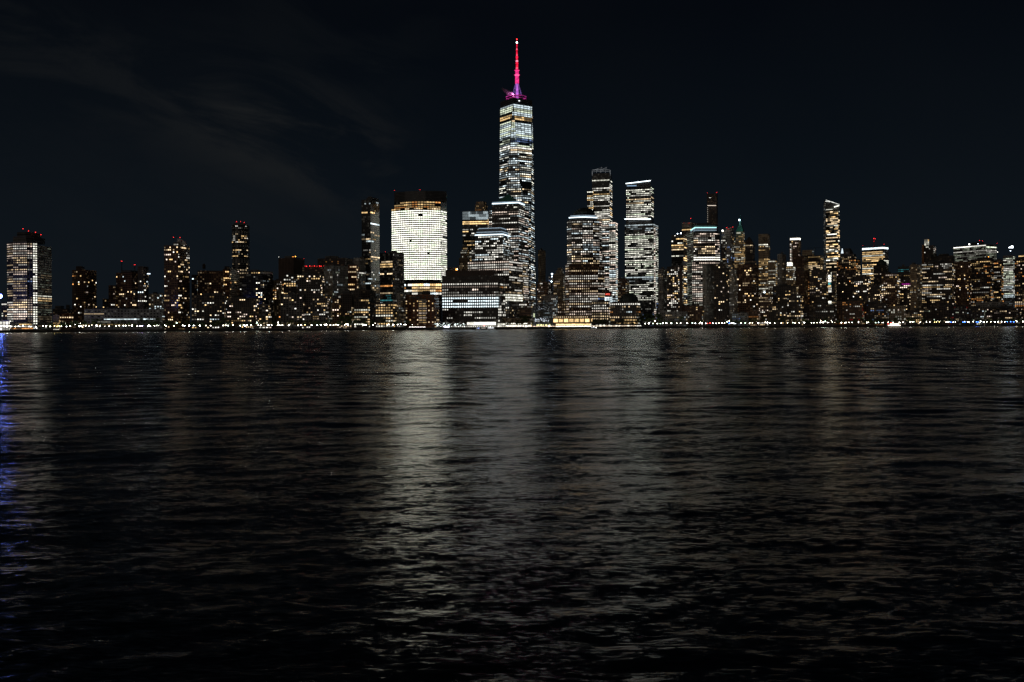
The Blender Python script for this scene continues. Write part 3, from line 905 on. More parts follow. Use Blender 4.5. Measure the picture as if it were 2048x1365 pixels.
T('low_building', 'low roof strip with a glaring warm lamp right of the brightest tower', 892, 915, 921, 540, 330, GC, None, rh=0,
  ex=[('lit_parapet', 894, 916, 917, 535.5, 538, PS, St(1, 1, 'yw', '34', w=1, h=.8, fh=1.5, rv=0), 2, 3)], bc=[(913, 539.5, 'o', 1.8, 18, -3, 'flood_lamp'), (914, 539, 'W', 1.3, 12, -3, 'flood_lamp')])
b = T('stone_tower', 'small stepped stone tower glowing warm below the glass-topped office tower', 918, 936, 941, 516, 420, TN, St(.45, .3, 'yyw', '112', w=.35, h=.5), 4.0, 2.6, rh=0, dep=16,
      ex=[('middle_tier', 921, 935, 939, 502, 516.2, TN, St(.5, .3, 'yyK', '112', w=.4), 3, 12), ('upper_tier', 923.5, 934, 937.5, 494, 502.2, TN, St(.7, .3, 'Ky', '122', w=.5), 4, 10), ('roof_cap', 926, 932, 935, 490, 494.2, PS, None, 5, 8)])
b = T('glass_topped_tower', 'office tower with yellow floors and a pale glass crown beside the stepped stone tower', 925, 975.5, 977, 436.5, 640, DGL,
      [(442, St(.97, .9, 'yK', '234', w=.9, h=.5)), (451, St(.95, .9, 'yy', '334', w=.9, h=.5, rv=0)), (461, St(.7, .8, 'WyC', '123')), (475, St(.65, .8, 'ywW', '1234')), (700, St(.75, .8, 'yyK', '1233'))], 4.2, 3.2, rh=0,
      ex=[('glass_crown', 925, 975.5, 977, 421.5, 436.2, BG, St(.98, .95, 'C', '0112', w=.97, h=.9, rv=0, fh=6), 0, 30)])
T('stone_tower', 'eight-sided stone tower top with warm windows behind the glass-topped tower', 950, 968, 975, 409, 760, TN, St(.45, .2, 'yyo', '112', w=.4, h=.5), 4.4, 3.4, rh=0, dep=20, ex=[('roof_house', 952, 967, 973, 403, 409.2, TN, St(.3, .1, 'y', '01', w=.4), 2, 16)])

# towers with pyramid and mastaba roofs
def frustum(b, name, base, top, z0, z1, mat):
    mb = MB(); n = len(base)
    B0 = [(x, y, z0) for x, y in base]; T0 = [(x, y, z1) for x, y in top]
    for i in range(n):
        mb.face([B0[i], B0[(i + 1) % n], T0[(i + 1) % n], T0[i]])
    if (Vector(T0[0]) - Vector(T0[1])).length > .3:
        mb.face(T0)
    return mb.build(name, mat, b.root)


def shrink(Q, k, c=None):
    cx, cy = sum(q[0] for q in Q) / len(Q), sum(q[1] for q in Q) / len(Q)
    return [(cx + (x - cx) * k, cy + (y - cy) * k) for x, y in Q]


CL = emis('cornice_cool', (.72, .90, 1), 2.6, nscale=.8, lo=.8, hi=1.2)
CLd = emis('cornice_dim', (.60, .78, .95), .55, nscale=.8, lo=.6, hi=1.3)
OFFP = St(.90, .85, 'WpCW', '1234', w=.52, h=.40, rv=.30)
D = sD(1040, 210)
b = Bld('pyramid_roof_tower', 'office tower with a dark pyramid roof and a bright cool cornice before the tallest tower', 1036, D)
P0, C, P1, Q, zt = b.box('upper_shaft', 984, 1037, 1049, 407, 461, DG, [(411, DARK), (416, St(.25, .3, 'KW', '13')), (421, DARK), (450, OFFP), (455, DARK), (700, OFFP)], 3.8, 3.0, dep=34, cap=.8)
b.box('lower_shaft', 978, 1037, 1057, 416, None, DG, [(530, OFFP), (700, St(.75, .7, 'Wwp', '1233', w=.6, h=.5, rv=.3))], 3.8, 3.0, D=D + 5, dep=48)
ftp = [P0, C, P1, Q]
o = shrink(ftp, .99)
for i in (0, 1):
    for dz_, mt, th in ((1.2, CL, .95), (3.4, CLd, .6)):
        b.bar((*o[i], zt + dz_), (*o[i + 1], zt + dz_), th, mt)
b.prism('cornice', [tuple(p) for p in shrink(ftp, .96)[:3]], zt + 4.6, zt + .05, 'dark_louvre_wall', None, back=[shrink(ftp, .96)[3]])
zp = at(1014, 386.5, D + 15).z
frustum(b, 'pyramid_roof', shrink(ftp, .74), shrink(ftp, .01), zt + 4.6, zp, COPPER)

D = sD(1015, 135)
b = Bld('mastaba_roof_tower', 'office tower with a flat-topped lit pyramid roof right behind the black office block', 1015, D)
P0, C, P1, Q, zt = b.box('upper_shaft', 950, 1006, 1020, 470, 521, DGL, [(474, St(.4, .6, 'C', '23')), (519, St(.62, .45, 'WCW', '2334', w=.62, h=.5, rv=.2)), (700, St(.95, .9, 'W', '33', w=.6, h=.5, rv=0))], 3.7, 2.7, dep=38, cap=.8)
b.box('middle_shaft', 943, 1009, 1027, 492, 521, DGL, St(.55, .45, 'WC', '123', w=.6, h=.5, rv=.2), 3.7, 2.7, D=D + 3, dep=40)
b.box('lower_shaft', 935, 1018, 1045, 520.5, None, DG, [(545, St(.97, .9, 'pW', '233', w=.55, h=.5, rv=0)), (588, St(.55, .7, 'wW', '123', w=.55, h=.5, rv=.4)), (602, St(.95, .9, 'wK', '334', w=.65, h=.6, rv=0)), (700, St(.4, .4, 'wW', '0123', w=.55, h=.5, rv=.4))], 4.2, 3.5, D=D - 4, dep=52, cap=.6)
ftp = [P0, C, P1, Q]
z2 = at(1006, 455, D).z
frustum(b, 'mastaba_roof', shrink(ftp, 1.0), shrink(ftp, .76), zt + .1, z2, plain('lead_roof', (.2, .22, .24), .5))
for k_, (kk, tt, mt, th) in enumerate(((1.0, .02, CL, 1.0), (.91, .40, CLd, .6), (.79, .93, CLd, .6))):
    o = shrink(ftp, kk * 1.005)
    z = zt + .6 + (z2 - zt) * tt
    for i in (0, 1):
        b.bar((*o[i], z), (*o[i + 1], z), th, mt)

# the tallest tower
def tallest():
    D0 = 1812.0
    b = Bld('tallest_tower', 'tallest tower, tapering glass with a red lit spire and pink ring', 1034, D0)
    c = at(1034.5, 640, D0)
    view = math.atan2(c.x, c.y)
    Rb, Rt, a0 = 44.2, 31.2, -math.pi / 2 - view - R(10.5)
    zb, zt_ = 60.0, at(1034, 205.5, D0 - 30).z
    Bc = [Vector((c.x + Rb * math.cos(a0 + math.pi / 4 + k * math.pi / 2), c.y + Rb * math.sin(a0 + math.pi / 4 + k * math.pi / 2), zb)) for k in range(-1, 3)]
    Tc = [Vector((c.x + Rt * math.cos(a0 + k * math.pi / 2), c.y + Rt * math.sin(a0 + k * math.pi / 2), zt_)) for k in range(4)]
    # Bc[k], Bc[k+1] is the base edge below Tc[k]
    PAN = St(1, 1, 'CCg', '233', w=.90, h=.64, rv=0, fh=3.75, cw=8.0)
    OFT = [(231.5, PAN), (234, DARK), (243, St(.8, .9, 'yw', '1233', w=.95, h=.7, rv=.2, cw=6)), (246.5, DARK), (278, PAN), (284, St(.9, .9, 'bCC', '012', w=.9, rv=0)), (294, St(.85, .8, 'CCg', '123', w=.9, rv=0)), (305, St(.85, .9, 'wWK', '2334', w=.88, h=.6, rv=.2)),
           (700, St(.80, .70, 'WCKCwC', '11234', w=.76, h=.42, rv=.12))]
    for k in range(4):
        B1, B2, Tk, Tn = Bc[k], Bc[(k + 1) % 4], Tc[k], Tc[(k + 1) % 4]
        for nm, tri in (('rising_facet', [B1, B2, Tk]), ('hanging_facet', [B2, Tn, Tk])):
            mb = MB()
            U = (tri[1] - tri[0]) if nm == 'rising_facet' else (tri[1] - tri[2])
            U.normalize()
            O = tri[0]
            mb.face(tri, 0, [((p - O).dot(U) / 3.4, (p.z - 3) / 4.1) for p in tri])
            o = mb.build('glass_facet', BGM, b.root)
            nrm = (tri[1] - tri[0]).cross(tri[2] - tri[0])
            if nrm.y < 0 or (nrm.x > 0 and abs(nrm.y) < nrm.x * 1.2):
                b.windows(tri if nm == 'rising_facet' else [tri[2], tri[0], tri[1]], OFT, 4.15, 4.3, cap=2.2 if nm == 'hanging_facet' else 2.2)
    # podium
    sq = [(p.x, p.y) for p in Bc]
    b.prism('podium', [sq[0], sq[1], sq[2]], zb - .05, GZ, LAT, St(.4, .6, 'WC', '12', w=.5), 4.2, 3.4, back=[sq[3]])
    zt2 = zt_
    tq = [(p.x, p.y) for p in Tc]
    for i in range(4):
        occ(Bc[i], Bc[(i + 1) % 4], zt_, zt_)
    b.prism('parapet', [tq[3], tq[0], tq[1]], at(1034, 200.5, D0 - 10).z, zt2, 'dark_louvre_wall', None, back=[tq[2]])
    # edge fins on the eight corner lines
    mb = MB()
    for k in range(4):
        mb.tube(Bc[k], Tc[k], .55, n=4); mb.tube(Bc[(k + 1) % 4], Tc[k], .55, n=4)
    mb.build('edge_trim', plain('edge_steel', (.10, .11, .12), .35, .8), b.root)
    # communication rings
    for j, (py, rr, th, mt) in enumerate(((195.3, 19.5, .7, 'm1'), (197.4, 20.5, .9, 'dark'), (199.6, 19.0, .7, 'm2'), (202.5, 17.0, 1.1, 'dark'))):
        z = at(1034, py, D0).z
        mb = MB()
        n = 28
        for i in range(n):
            a_, c_ = 2 * math.pi * i / n, 2 * math.pi * (i + 1) / n
            mb.tube((c.x + rr * math.cos(a_), c.y + rr * math.sin(a_), z), (c.x + rr * math.cos(c_), c.y + rr * math.sin(c_), z), th, n=5, cap=False)
        mb.build('antenna_ring', {'m1': emis('ring_pink', (.75, .06, .45), .55, nscale=.12, lo=.1, hi=2.2), 'm2': emis('ring_pink_dim', (.7, .04, .35), .30, nscale=.12, lo=.1, hi=2.4), 'dark': DMET}[mt], b.root)
    mb = MB(); p = at(1038.5, 202, D0 - 24); mb.ball(p, 1.6, sz=.5); mb.build('roof_lamp', emis('lamp_white_soft', (.95, 1, 1), 2.5), b.root)
    # spire: mast whose floodlighting is put in as its own glow, with bright nodes
    zz_ = lambda py: at(1034, py, D0).z
    X = at(1033.6, 130, D0); X = Vector((X.x + .3, c.y, 0))
    P = lambda py, dx=0, dy=0: Vector((X.x + dx, X.y + dy, zz_(py)))
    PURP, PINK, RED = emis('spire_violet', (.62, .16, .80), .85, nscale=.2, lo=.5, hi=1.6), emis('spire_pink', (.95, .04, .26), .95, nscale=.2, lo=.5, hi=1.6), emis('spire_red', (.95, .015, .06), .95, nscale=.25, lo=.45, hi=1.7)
    sp_ = MB()
    sp_.tube(P(200), P(168), 2.9, 2.2, 8)
    spire = sp_.build('spire', PURP, b.root)
    mb = MB()
    for i in range(6):
        a_ = i * math.pi / 3 + .3
        mb.tube(P(194, 10.5 * math.cos(a_), 10.5 * math.sin(a_)), P(168, 3 * math.cos(a_), 3 * math.sin(a_)), .42, .3, 4)
        for py, r_ in ((186, 8.2), (178, 5.8)):
            a2 = a_ + math.pi / 3
            mb.tube(P(py, r_ * math.cos(a_), r_ * math.sin(a_)), P(py, r_ * math.cos(a2), r_ * math.sin(a2)), .22, n=4)
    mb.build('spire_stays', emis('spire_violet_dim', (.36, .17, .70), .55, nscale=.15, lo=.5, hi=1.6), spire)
    seg = [(168, 150, 3.6, 3.5, PINK), (150, 141, 3.5, 3.1, PINK), (141, 127, 2.3, 2.0, RED), (127, 114, 2.1, 1.7, RED), (114, 101, 1.5, 1.2, RED), (101, 88, 1.2, .8, RED)]
    for y0, y1, r0, r1, mt in seg:
        mb = MB()
        mb.tube(P(y0), P(y1), r0, r1, 8)
        mb.tube(P(y1 + 1), P(y1), r1 * 1.5, r1 * 1.5, 8)
        mb.build('mast_section', mt, spire)
    for py, r_, sz in ((165, 2.9, 1.0), (151, 3.7, .5), (137, 2.1, 1.2), (123, 2.1, 1.5), (111, 1.4, 1.2), (99, 1.1, 2.2)):
        mb = MB(); mb.ball(P(py), r_ * 1.15, sz=sz); mb.build('mast_light', emis('spire_node', (1, .26, .42), 1.5), spire)
    mb = MB(); mb.ball(P(85.3), 1.8); mb.build('beacon', emis('spire_beacon', (.8, 1, .95), 6), spire)
    mb = MB(); mb.tube(P(88), P(80), .5, .3); mb.build('mast_tip', RED, spire)
    mb = MB(); mb.ball(P(79), 1.2); mb.build('beacon', emis('beacon_red', (1, .03, .03), 9), spire)
    l_ = bpy.data.lights.new('spire_floodlight', 'POINT'); l_.energy = 12000; l_.color = (1, .25, .75); l_.shadow_soft_size = 1.5  # point light added near the ring so the steam shows pink
    o = bpy.data.objects.new('spire_floodlight', l_); COL.objects.link(o); o.parent = b.root; o.location = P(193, -7, -9) - b.root.location
    # steam drifting off the roof to the left
    vm, vt = newmat('steam_vapour')
    vg = nd(vt, 'ShaderNodeNewGeometry')
    vn = nd(vt, 'ShaderNodeTexNoise', ins={'Vector': vg.outputs['Position'], 'Scale': .22, 'Detail': 4.0, 'Distortion': .8})
    vd = nd(vt, 'ShaderNodeMapRange', ins={0: vn.outputs[0], 1: .42, 2: .68, 3: 0.0, 4: .5}).outputs[0]
    vp = nd(vt, 'ShaderNodeVolumePrincipled', ins={'Color': (.9, .9, .9, 1), 'Density': vd})
    vo = nd(vt, 'ShaderNodeOutputMaterial')
    vt.links.new(vp.outputs[0], vo.inputs['Volume'])
    mb = MB()
    path = [(-4, 194, 2.2), (-9, 191.5, 4.6), (-15, 189, 5.6), (-21, 185.5, 4.8), (-26, 182, 3.2), (-31, 178.5, .7)]
    for (xa, ya, ra), (xb, yb, rb) in zip(path, path[1:]):
        A, B = P(ya, xa, -6), P(yb, xb, -6)
        q = lambda C_, r_: [C_ + Vector((0, r_ * math.cos(t * .785), r_ * math.sin(t * .785))) for t in range(8)]
        qa, qb = q(A, ra), q(B, rb)
        for t in range(8):
            mb.face([qa[t], qb[t], qb[(t + 1) % 8], qa[(t + 1) % 8]])
        if xa == -4: mb.face(qa)
        if xb == -31: mb.face(qb[::-1])
    tag(mb.build('steam', vm), kind='stuff')
    return c, D0


BGM = MATS['blue_glass_wall']
wtc_c, wtc_D = tallest()
# ------------------------------------------------------------ between the tallest tower and the domed tower
T('stone_tower', 'dim tan tower in the gap right of the tallest tower', 1076, 1081, 1091, 500, 520, TN, St(.04, .2, 'y', '01'), 3.6, 2.8, rh=1)
T('apartment_block', 'brown block with a lit roof terrace in the gap right of the tallest tower', 1074, 1096, 1101, 564, 400, BR, St(.25, .4, 'wpW', '0123'), 3.6, 3.0, rh=1)
T('dark_block', 'dark slender block beside a glaring white roof lamp in the gap', 1097, 1104, 1108, 552, 460, DB, St(.08, .2, 'bW', '12'), rh=0, bc=[(1104, 548.5, 'C', 1.5, 12, 2, 'flood_lamp'), (1104, 553.5, 'C', 1.0, 9, -3, 'flood_lamp'), (1103, 563.5, 'C', 1.2, 10, -3, 'flood_lamp')])
T('stepped_building', 'stepped tan building with an arched top left of the domed tower', 1107, 1126, 1130, 548, 340, TN, [(562, DARK), (590, St(.45, .6, 'ywp', '0122', w=.7)), (700, St(.1, .3, 'w', '1'))], 3.8, 3.0, rh=0,
  ex=[('upper_tier', 1112, 1125, 1128, 541, 548.2, TN, DARK, 4, 16), ('roof_cap', 1115, 1123, 1126, 536, 541.2, TN, DARK, 6, 12), ('lit_terrace', 1113, 1124, 1125, 578.5, 580.5, PS, St(1, 1, 'w', '3', w=1, h=.8, fh=1.4, rv=0), -2, 3)])
T('glass_block', 'cool-lit grey glass block behind the arched glass hall', 1086, 1112, 1115, 591, 250, GC, St(.5, .6, 'CWC', '0122', w=.75, h=.5), 3.6, 3.2, rh=1)
T('low_building', 'brownish low office wing between the tallest tower and the arched glass hall', 1030, 1062, 1067, 606, 150, BR, St(.3, .55, 'wWKC', '0123', w=.65), 3.8, 3.4, rh=1)
T('stone_block', 'tan block with warm columns of windows right of the flat-topped pyramid tower', 1018, 1042, 1047, 548, 185, TN, St(.5, .5, 'wyw', '0122', w=.55, h=.5), 3.8, 3.2, rh=0, dep=25)
T('low_building', 'tan low wing behind the gold-lit promenade left of the arched glass hall', 1004, 1060, 1066, 636, 60, TN, St(.12, .4, 'yw', '123'), 3.6, 4.0, rh=0)

# ---- arched glass hall
D = sD(1085, 95)
hall = empty('glass_hall', (*pl(1085, 650, D), GZ), 'arched glass hall with a ribbed barrel roof between the office towers', 'glass hall')
hx, hy = pl(1085.3, 640, D)
m_ = D / F
rad = 19 * m_
zs = at(1085, 604, D).z - rad
FR = plain('frame_steel', (.35, .36, .38), .45, .7)
def arch(r, y, n=22):
    P = [Vector((hx - r, y, GZ))] + [Vector((hx - r * math.cos(math.pi * i / n), y, zs + r * math.sin(math.pi * i / n))) for i in range(n + 1)] + [Vector((hx + r, y, GZ))]
    return P
mb = MB()
for yy in [hy + i * 7.5 for i in range(9)]:
    A_ = arch(rad, yy)
    for i in range(len(A_) - 1):
        mb.tube(A_[i], A_[i + 1], .42 if yy == hy else .28, n=4, cap=False)
A_ = arch(rad, 0)
for i in range(1, len(A_) - 1):
    mb.tube(A_[i] + Vector((0, hy, 0)), A_[i] + Vector((0, hy + 60, 0)), .14, n=3, cap=False)
mb.build('vault_ribs', FR, hall)
mb = MB()
for rr in (.82, .64, .46):
    A_ = arch(rad * rr, hy + .3)
    for i in range(1, len(A_) - 2):
        mb.tube(A_[i], A_[i + 1], .16, n=3, cap=False)
for i in range(-6, 7):
    x = rad * i / 7
    mb.tube((hx + x, hy + .3, GZ), (hx + x, hy + .3, zs + math.sqrt(max(rad * rad - x * x, 1))), .13, n=3, cap=False)
z = GZ + 3
while z < zs + rad * .9:
    hw = rad if z < zs else math.sqrt(rad * rad - (z - zs) ** 2)
    mb.tube((hx - hw, hy + .3, z), (hx + hw, hy + .3, z), .12, n=3, cap=False)
    z += 3.1
mb.build('front_lattice', FR, hall)
gm, gt = newmat('clear_glazing')
g1 = nd(gt, 'ShaderNodeBsdfTransparent', ins={0: (.62, .66, .68, 1)})
g2 = nd(gt, 'ShaderNodeBsdfGlossy', ins={0: (.8, .85, .9, 1), 1: .15})
gd = nd(gt, 'ShaderNodeBsdfDiffuse', ins={0: (.3, .32, .34, 1)})
gx = nd(gt, 'ShaderNodeMixShader', ins={0: .3, 1: g1.outputs[0], 2: gd.outputs[0]})
gx2 = nd(gt, 'ShaderNodeMixShader', ins={0: .12, 1: gx.outputs[0], 2: g2.outputs[0]})
nd(gt, 'ShaderNodeOutputMaterial', ins={0: gx2.outputs[0]})
mb = MB()
A_ = arch(rad * .99, 0)
for i in range(len(A_) - 1):
    a, b_ = A_[i], A_[i + 1]
    mb.face([a + Vector((0, hy, 0)), a + Vector((0, hy + 60, 0)), b_ + Vector((0, hy + 60, 0)), b_ + Vector((0, hy, 0))])
mb.face([p + Vector((0, hy + .6, 0)) for p in A_])
mb.build('glazing', gm, hall)
rnd = random.Random(7)
mb = MB()
for i in range(60):
    a_ = rnd.uniform(0, math.pi); r_ = rad * rnd.uniform(.3, .93); 
    z = zs + r_ * math.sin(a_) if rnd.random() < .6 else GZ + rnd.uniform(5, 16)
    mb.ball((hx - r_ * math.cos(a_), hy + rnd.uniform(4, 50), z), .3, n=4, h=2)
for i in range(26):
    mb.box((hx + rad * rnd.uniform(-.85, .85), hy + rnd.uniform(4, 20), GZ + rnd.uniform(9, 14)), (1.2, .3, rnd.uniform(.6, 2.2)))
mb.build('interior_lights', emis('hall_lights', (.9, .93, 1), 2.4, sample=True), hall)
mb = MB()
for i in range(12):
    mb.box((hx + rad * rnd.uniform(-.8, .8), hy - .5, GZ + 3.0), (rnd.uniform(1, 2.6), .3, rnd.uniform(1.2, 2.4)))
mb.build('doorway_lights', emis('door_lights', (.9, .85, .4), 2.0), hall)
mb = MB(); mb.box((hx - rad - 1.6, hy, GZ + 7), (1.2, 1.2, 12)); mb.build('lit_pillar', emis('pillar_white', (1, .97, .9), 2.2), hall)
mb = MB(); mb.box((hx - rad + 1.5, hy - 1, GZ + 19), (1.6, .5, 6)); mb.build('side_lamp', emis('pillar_green', (.85, .95, .6), 1.0), hall)

# ---- domed tower
D = sD(1168, 130)
b = Bld('domed_tower', 'office tower with a rounded top, dark dome and curved cool cornice line', 1168, D)
PW = St(.82, .82, 'WpWCw', '1234', w=.56, h=.42, rv=.42)
PG = St(.74, .7, 'pWw', '1233', w=.45, h=.42, rv=.4)
GR2 = St(.84, .75, 'wWp', '1233', w=.45, h=.44, rv=.3)
b.prism('upper_shaft', [pl(1134, 470, D + 13), pl(1143, 470, D + 2), pl(1165, 470, D - 1), pl(1186, 470, D), pl(1199, 470, D + 7), pl(1204, 470, D + 17)], at(1168, 440, D).z, at(1168, 528, D).z, 'dark_granite_wall', PW, 3.9, 3.0, back=[pl(1203, 470, D + 42), pl(1134, 470, D + 42)])
b.prism('lower_shaft', [pl(1131, 560, D + 12), pl(1138, 560, D - 2), pl(1196, 560, D - 4), pl(1209.5, 560, D + 10)], at(1168, 528, D).z + .05, GZ, 'brown_brick_wall', [(575, PG), (598, GR2), (602, St(.9, .9, 'CWb', '123', w=.5, rv=0)), (700, GR2)], 4.3, 3.6, back=[pl(1209, 560, D + 44), pl(1131, 560, D + 44)])
e1, e2 = pl(1138.5, 436, D + 9), pl(1193, 436, D + 9)
cyl = lambda xa, xb, y, dd, bul, n=10: [pl(xa + (xb - xa) * i / n, y, D + dd - bul * math.sin(math.pi * i / n)) for i in range(n + 1)]
cc = cyl(1138, 1194, 436, 12, 10)
b.prism('cornice', cc, at(1168, 433.5, D).z, at(1168, 440, D).z + .05, 'dark_louvre_wall', None, back=[pl(1193, 436, D + 40), pl(1138, 436, D + 40)])
for k, (dz_, mt, th) in enumerate(((434.4, CL, 1.0), (431.0, CLd, .7))):
    c2 = cyl(1138 + 3 * k, 1194 - 3 * k, 436, 11.5, 10)
    for i in range(len(c2) - 1):
        zz0 = at(1168, dz_, D).z
        b.bar((*c2[i], zz0), (*c2[i + 1], zz0), th, mt)
def dome(b, px0, px1, ytop, ybase, D, mat, name='dome', n=18, h=8, kx=1.0):
    cx, cy = pl((px0 + px1) / 2, ybase, D)
    r = (px1 - px0) / 2 * D / F
    z0, z1 = at(px0, ybase, D).z, at((px0 + px1) / 2, ytop, D).z
    mb = MB()
    ring = lambda k: [(cx + r * math.cos(math.pi / 2 * k / h) * math.cos(2 * math.pi * i / n), cy + r * kx * math.cos(math.pi / 2 * k / h) * math.sin(2 * math.pi * i / n), z0 + (z1 - z0) * math.sin(math.pi / 2 * k / h)) for i in range(n)]
    for k in range(h):
        A, B = ring(k), ring(k + 1)
        for i in range(n):
            j = (i + 1) % n
            mb.face([A[i], A[j], B[j], B[i]])
    return mb.build(name, mat, b.root)
CDM = plain('dark_copper', (.035, .05, .045), .55)
b.prism('dome_drum', cyl(1146, 1192, 430, 16, 8), at(1168, 428, D).z, at(1168, 433.4, D).z, 'dark_louvre_wall', None, back=[pl(1190, 430, D + 38), pl(1147, 430, D + 38)])
dome(b, 1148, 1190, 416, 429, D + 22, CDM, kx=.8)

# arcade building at the promenade
b = T('arcade_building', 'low gold-lit arcade building at the water below the domed tower', 1106, 1182, 1185, 631, 48, TN,
      [(635, St(.85, .6, 'wKy', '233', w=.35, h=.4, rv=0, fh=4.2, cw=3.4)), (645, St(1, 1, 'yK', '34', w=.82, h=.78, rv=0, fh=7.0, cw=8.6)), (700, DARK)], 4.2, 8.6, rh=0, cap=.5, dep=20,
      ex=[('terrace_front', 1112, 1181, 1182, 645.5, None, TN, St(1, 1, 'yK', '445', w=.98, h=.62, rv=0, fh=3.0, cw=2.6), -16, 6)])
T('low_building', 'brown low wing between the arched glass hall and the domed tower', 1115, 1131, 1133, 605, 105, BR, St(.5, .5, 'pw', '0123', w=.5), 4.2, 3.4, rh=0)
T('office_block', 'brown low office block with square windows right of the domed tower', 1183, 1217, 1220, 602, 90, DG, [(640, GR2), (700, St(.8, .5, 'K', '23', w=.7, fh=6, cw=6))], 4.4, 3.6, rh=0)
b = T('domed_building', 'square brown building with a large dark dome at the water', 1218, 1273, 1280, 604, 75, DG, [(609, St(.95, .9, 'WC', '334', w=.5, h=.5, rv=0)), (613, St(.7, .6, 'W', '123', w=.5)), (617, St(.6, .6, 'w', '123', w=.5)), (622, St(.2, .3, 'W', '12', w=.5)), (627, St(.4, .5, 'oCw', '123', w=.5)), (640, St(.35, .4, 'Ww', '123', w=.5)), (700, St(.6, .3, 'yK', '23', w=.8, fh=5, cw=5))], 4.4, 3.6, rh=0)
dome(b, 1239.5, 1277, 586, 604.2, b.D + 24, CDM)

# ---- dark-crowned pair tower
D = sD(1205, 520)
b = Bld('lattice_crown_tower', 'tall stepped tower with a dark top and open steel lattice behind the domed tower', 1205, D)
OB = St(.84, .8, 'WwKyW', '2334', w=.64, h=.42, rv=.35)
b.box('main_shaft', 1184, 1219, 1224, 346, None, DGL, [(360, DARK), (363, St(.85, .5, 'K', '34', w=.6)), (370, DARK), (445, OB), (600, St(.84, .8, 'WKCp', '2334', w=.64, h=.42, rv=.3)), (700, DARK)], 4.2, 3.2, cap=.5, dep=34)
b.box('left_setback', 1174, 1186, 1187, 381, None, DGL, OB, 4.2, 3.2, D=D - 5, dep=20)
b.box('right_setback', 1218, 1231, 1235, 443, 598, BG, St(.9, .85, 'WCKp', '2334', w=.7, h=.46, rv=.25), 4.2, 3.2, D=D - 7, dep=26)
b.box('podium', 1196, 1233, 1237, 599, None, BG, [(604, St(.9, .9, 'C', '23')), (700, St(.5, .8, 'C', '123'))], 4.2, 3.2, D=D - 20, dep=26)
mb = MB()
rn = random.Random(3)
def P3(x, y, dd): return at(x, y, D + dd)
for dd in (2, 24):
    for x in (1184.5, 1193, 1202, 1211, 1219.5):
        mb.tube(P3(x, 346, dd), P3(x, 340, dd), .45, n=4)
    for y in (340, 343):
        mb.tube(P3(1184.5, y, dd), P3(1219.5, y, dd), .4, n=4)
for x0_, x1_ in ((1187, 1204), (1200, 1213)):
    mb.tube(P3(x0_, 341, 8), P3(x1_, 335.5, 14), .55, n=4)
    mb.tube(P3(x0_, 345, 8), P3(x1_, 337.5, 14), .4, n=4)
mb.tube(P3(1184.5, 352, 1), P3(1184.5, 341, 1), .7, n=4); mb.tube(P3(1220.5, 352, 1), P3(1220.5, 341, 1), .7, n=4)
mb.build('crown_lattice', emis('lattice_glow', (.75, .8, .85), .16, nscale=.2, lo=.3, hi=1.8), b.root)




# ---- tower with slanted light line
D = sD(1285, 560)
b = Bld('slanted_top_tower', 'tall tower with a slanted white roof line and a second white line halfway', 1300, D)
Y4 = St(.80, .68, 'KgKW', '2334', w=.64, h=.42, rv=.3)
b.box('upper_shaft', 1252, 1302, 1307, 373, 447, DGL, [(377, DARK), (438, St(.78, .68, 'KwKWg', '2334', w=.64, h=.42, rv=.3)), (700, DARK)], 4.1, 3.2, cap=.5, dep=32)
b.box('lower_shaft', 1249.5, 1307, 1316, 447, None, DGL, [(452, St(.95, .9, 'WC', '23', rv=0)), (463, St(.6, .8, 'WC', '123')), (554, Y4), (557, St(.9, .9, 'C', '233')), (564, St(.6, .8, 'C', '12')), (605, Y4), (700, St(.2, .5, 'bW', '12'))], 4.1, 3.2, D=D - 3, cap=.5, dep=44)
b.box('stair_column', 1307.3, 1310.5, 1311.2, 455, None, DG, St(.8, .3, 'KpW', '233', w=.8, h=.6, rv=.1), 4.1, 3.6, D=D - 4, dep=8)
mb = MB()
X0, X1 = at(1251.5, 368, D - 2), at(1301, 362, D - 2)
base0, base1 = at(1252, 373, D - 2), at(1301, 373, D - 2)
for (a_, c_) in (((X0, X1), (base0, base1)),):
    f = [c_[0], c_[1], a_[1], a_[0]]
    g_ = [p + Vector((0, 5, 0)) for p in f]
    mb.face(f); mb.face(g_[::-1])
    for i in range(4):
        mb.face([f[i], g_[i], g_[(i + 1) % 4], f[(i + 1) % 4]])
mb.build('slanted_parapet', MATS['dark_louvre_wall'], b.root)
LINE = emis('white_line', (.82, .96, 1), 3.6)
b.bar(X0 + Vector((0, -.5, .3)), X1 + Vector((0, -.5, .3)), 1.0, LINE, 'light_line')
b.bar(at(1249, 438.7, D - 6), at(1301.5, 438.7, D - 6), 1.0, LINE, 'light_line')
b.bar(at(1254, 372.3, D - 4), at(1273, 372.0, D - 4), .55, emis('blue_line', (.45, .7, 1), 1.2), 'light_line')

T('apartment_block', 'brown apartment block with small yellow windows behind the large dark dome', 1235, 1254, 1259, 558, 420, BR, St(.45, .4, 'yKw', '0122', w=.5), 3.6, 2.8, rh=2)

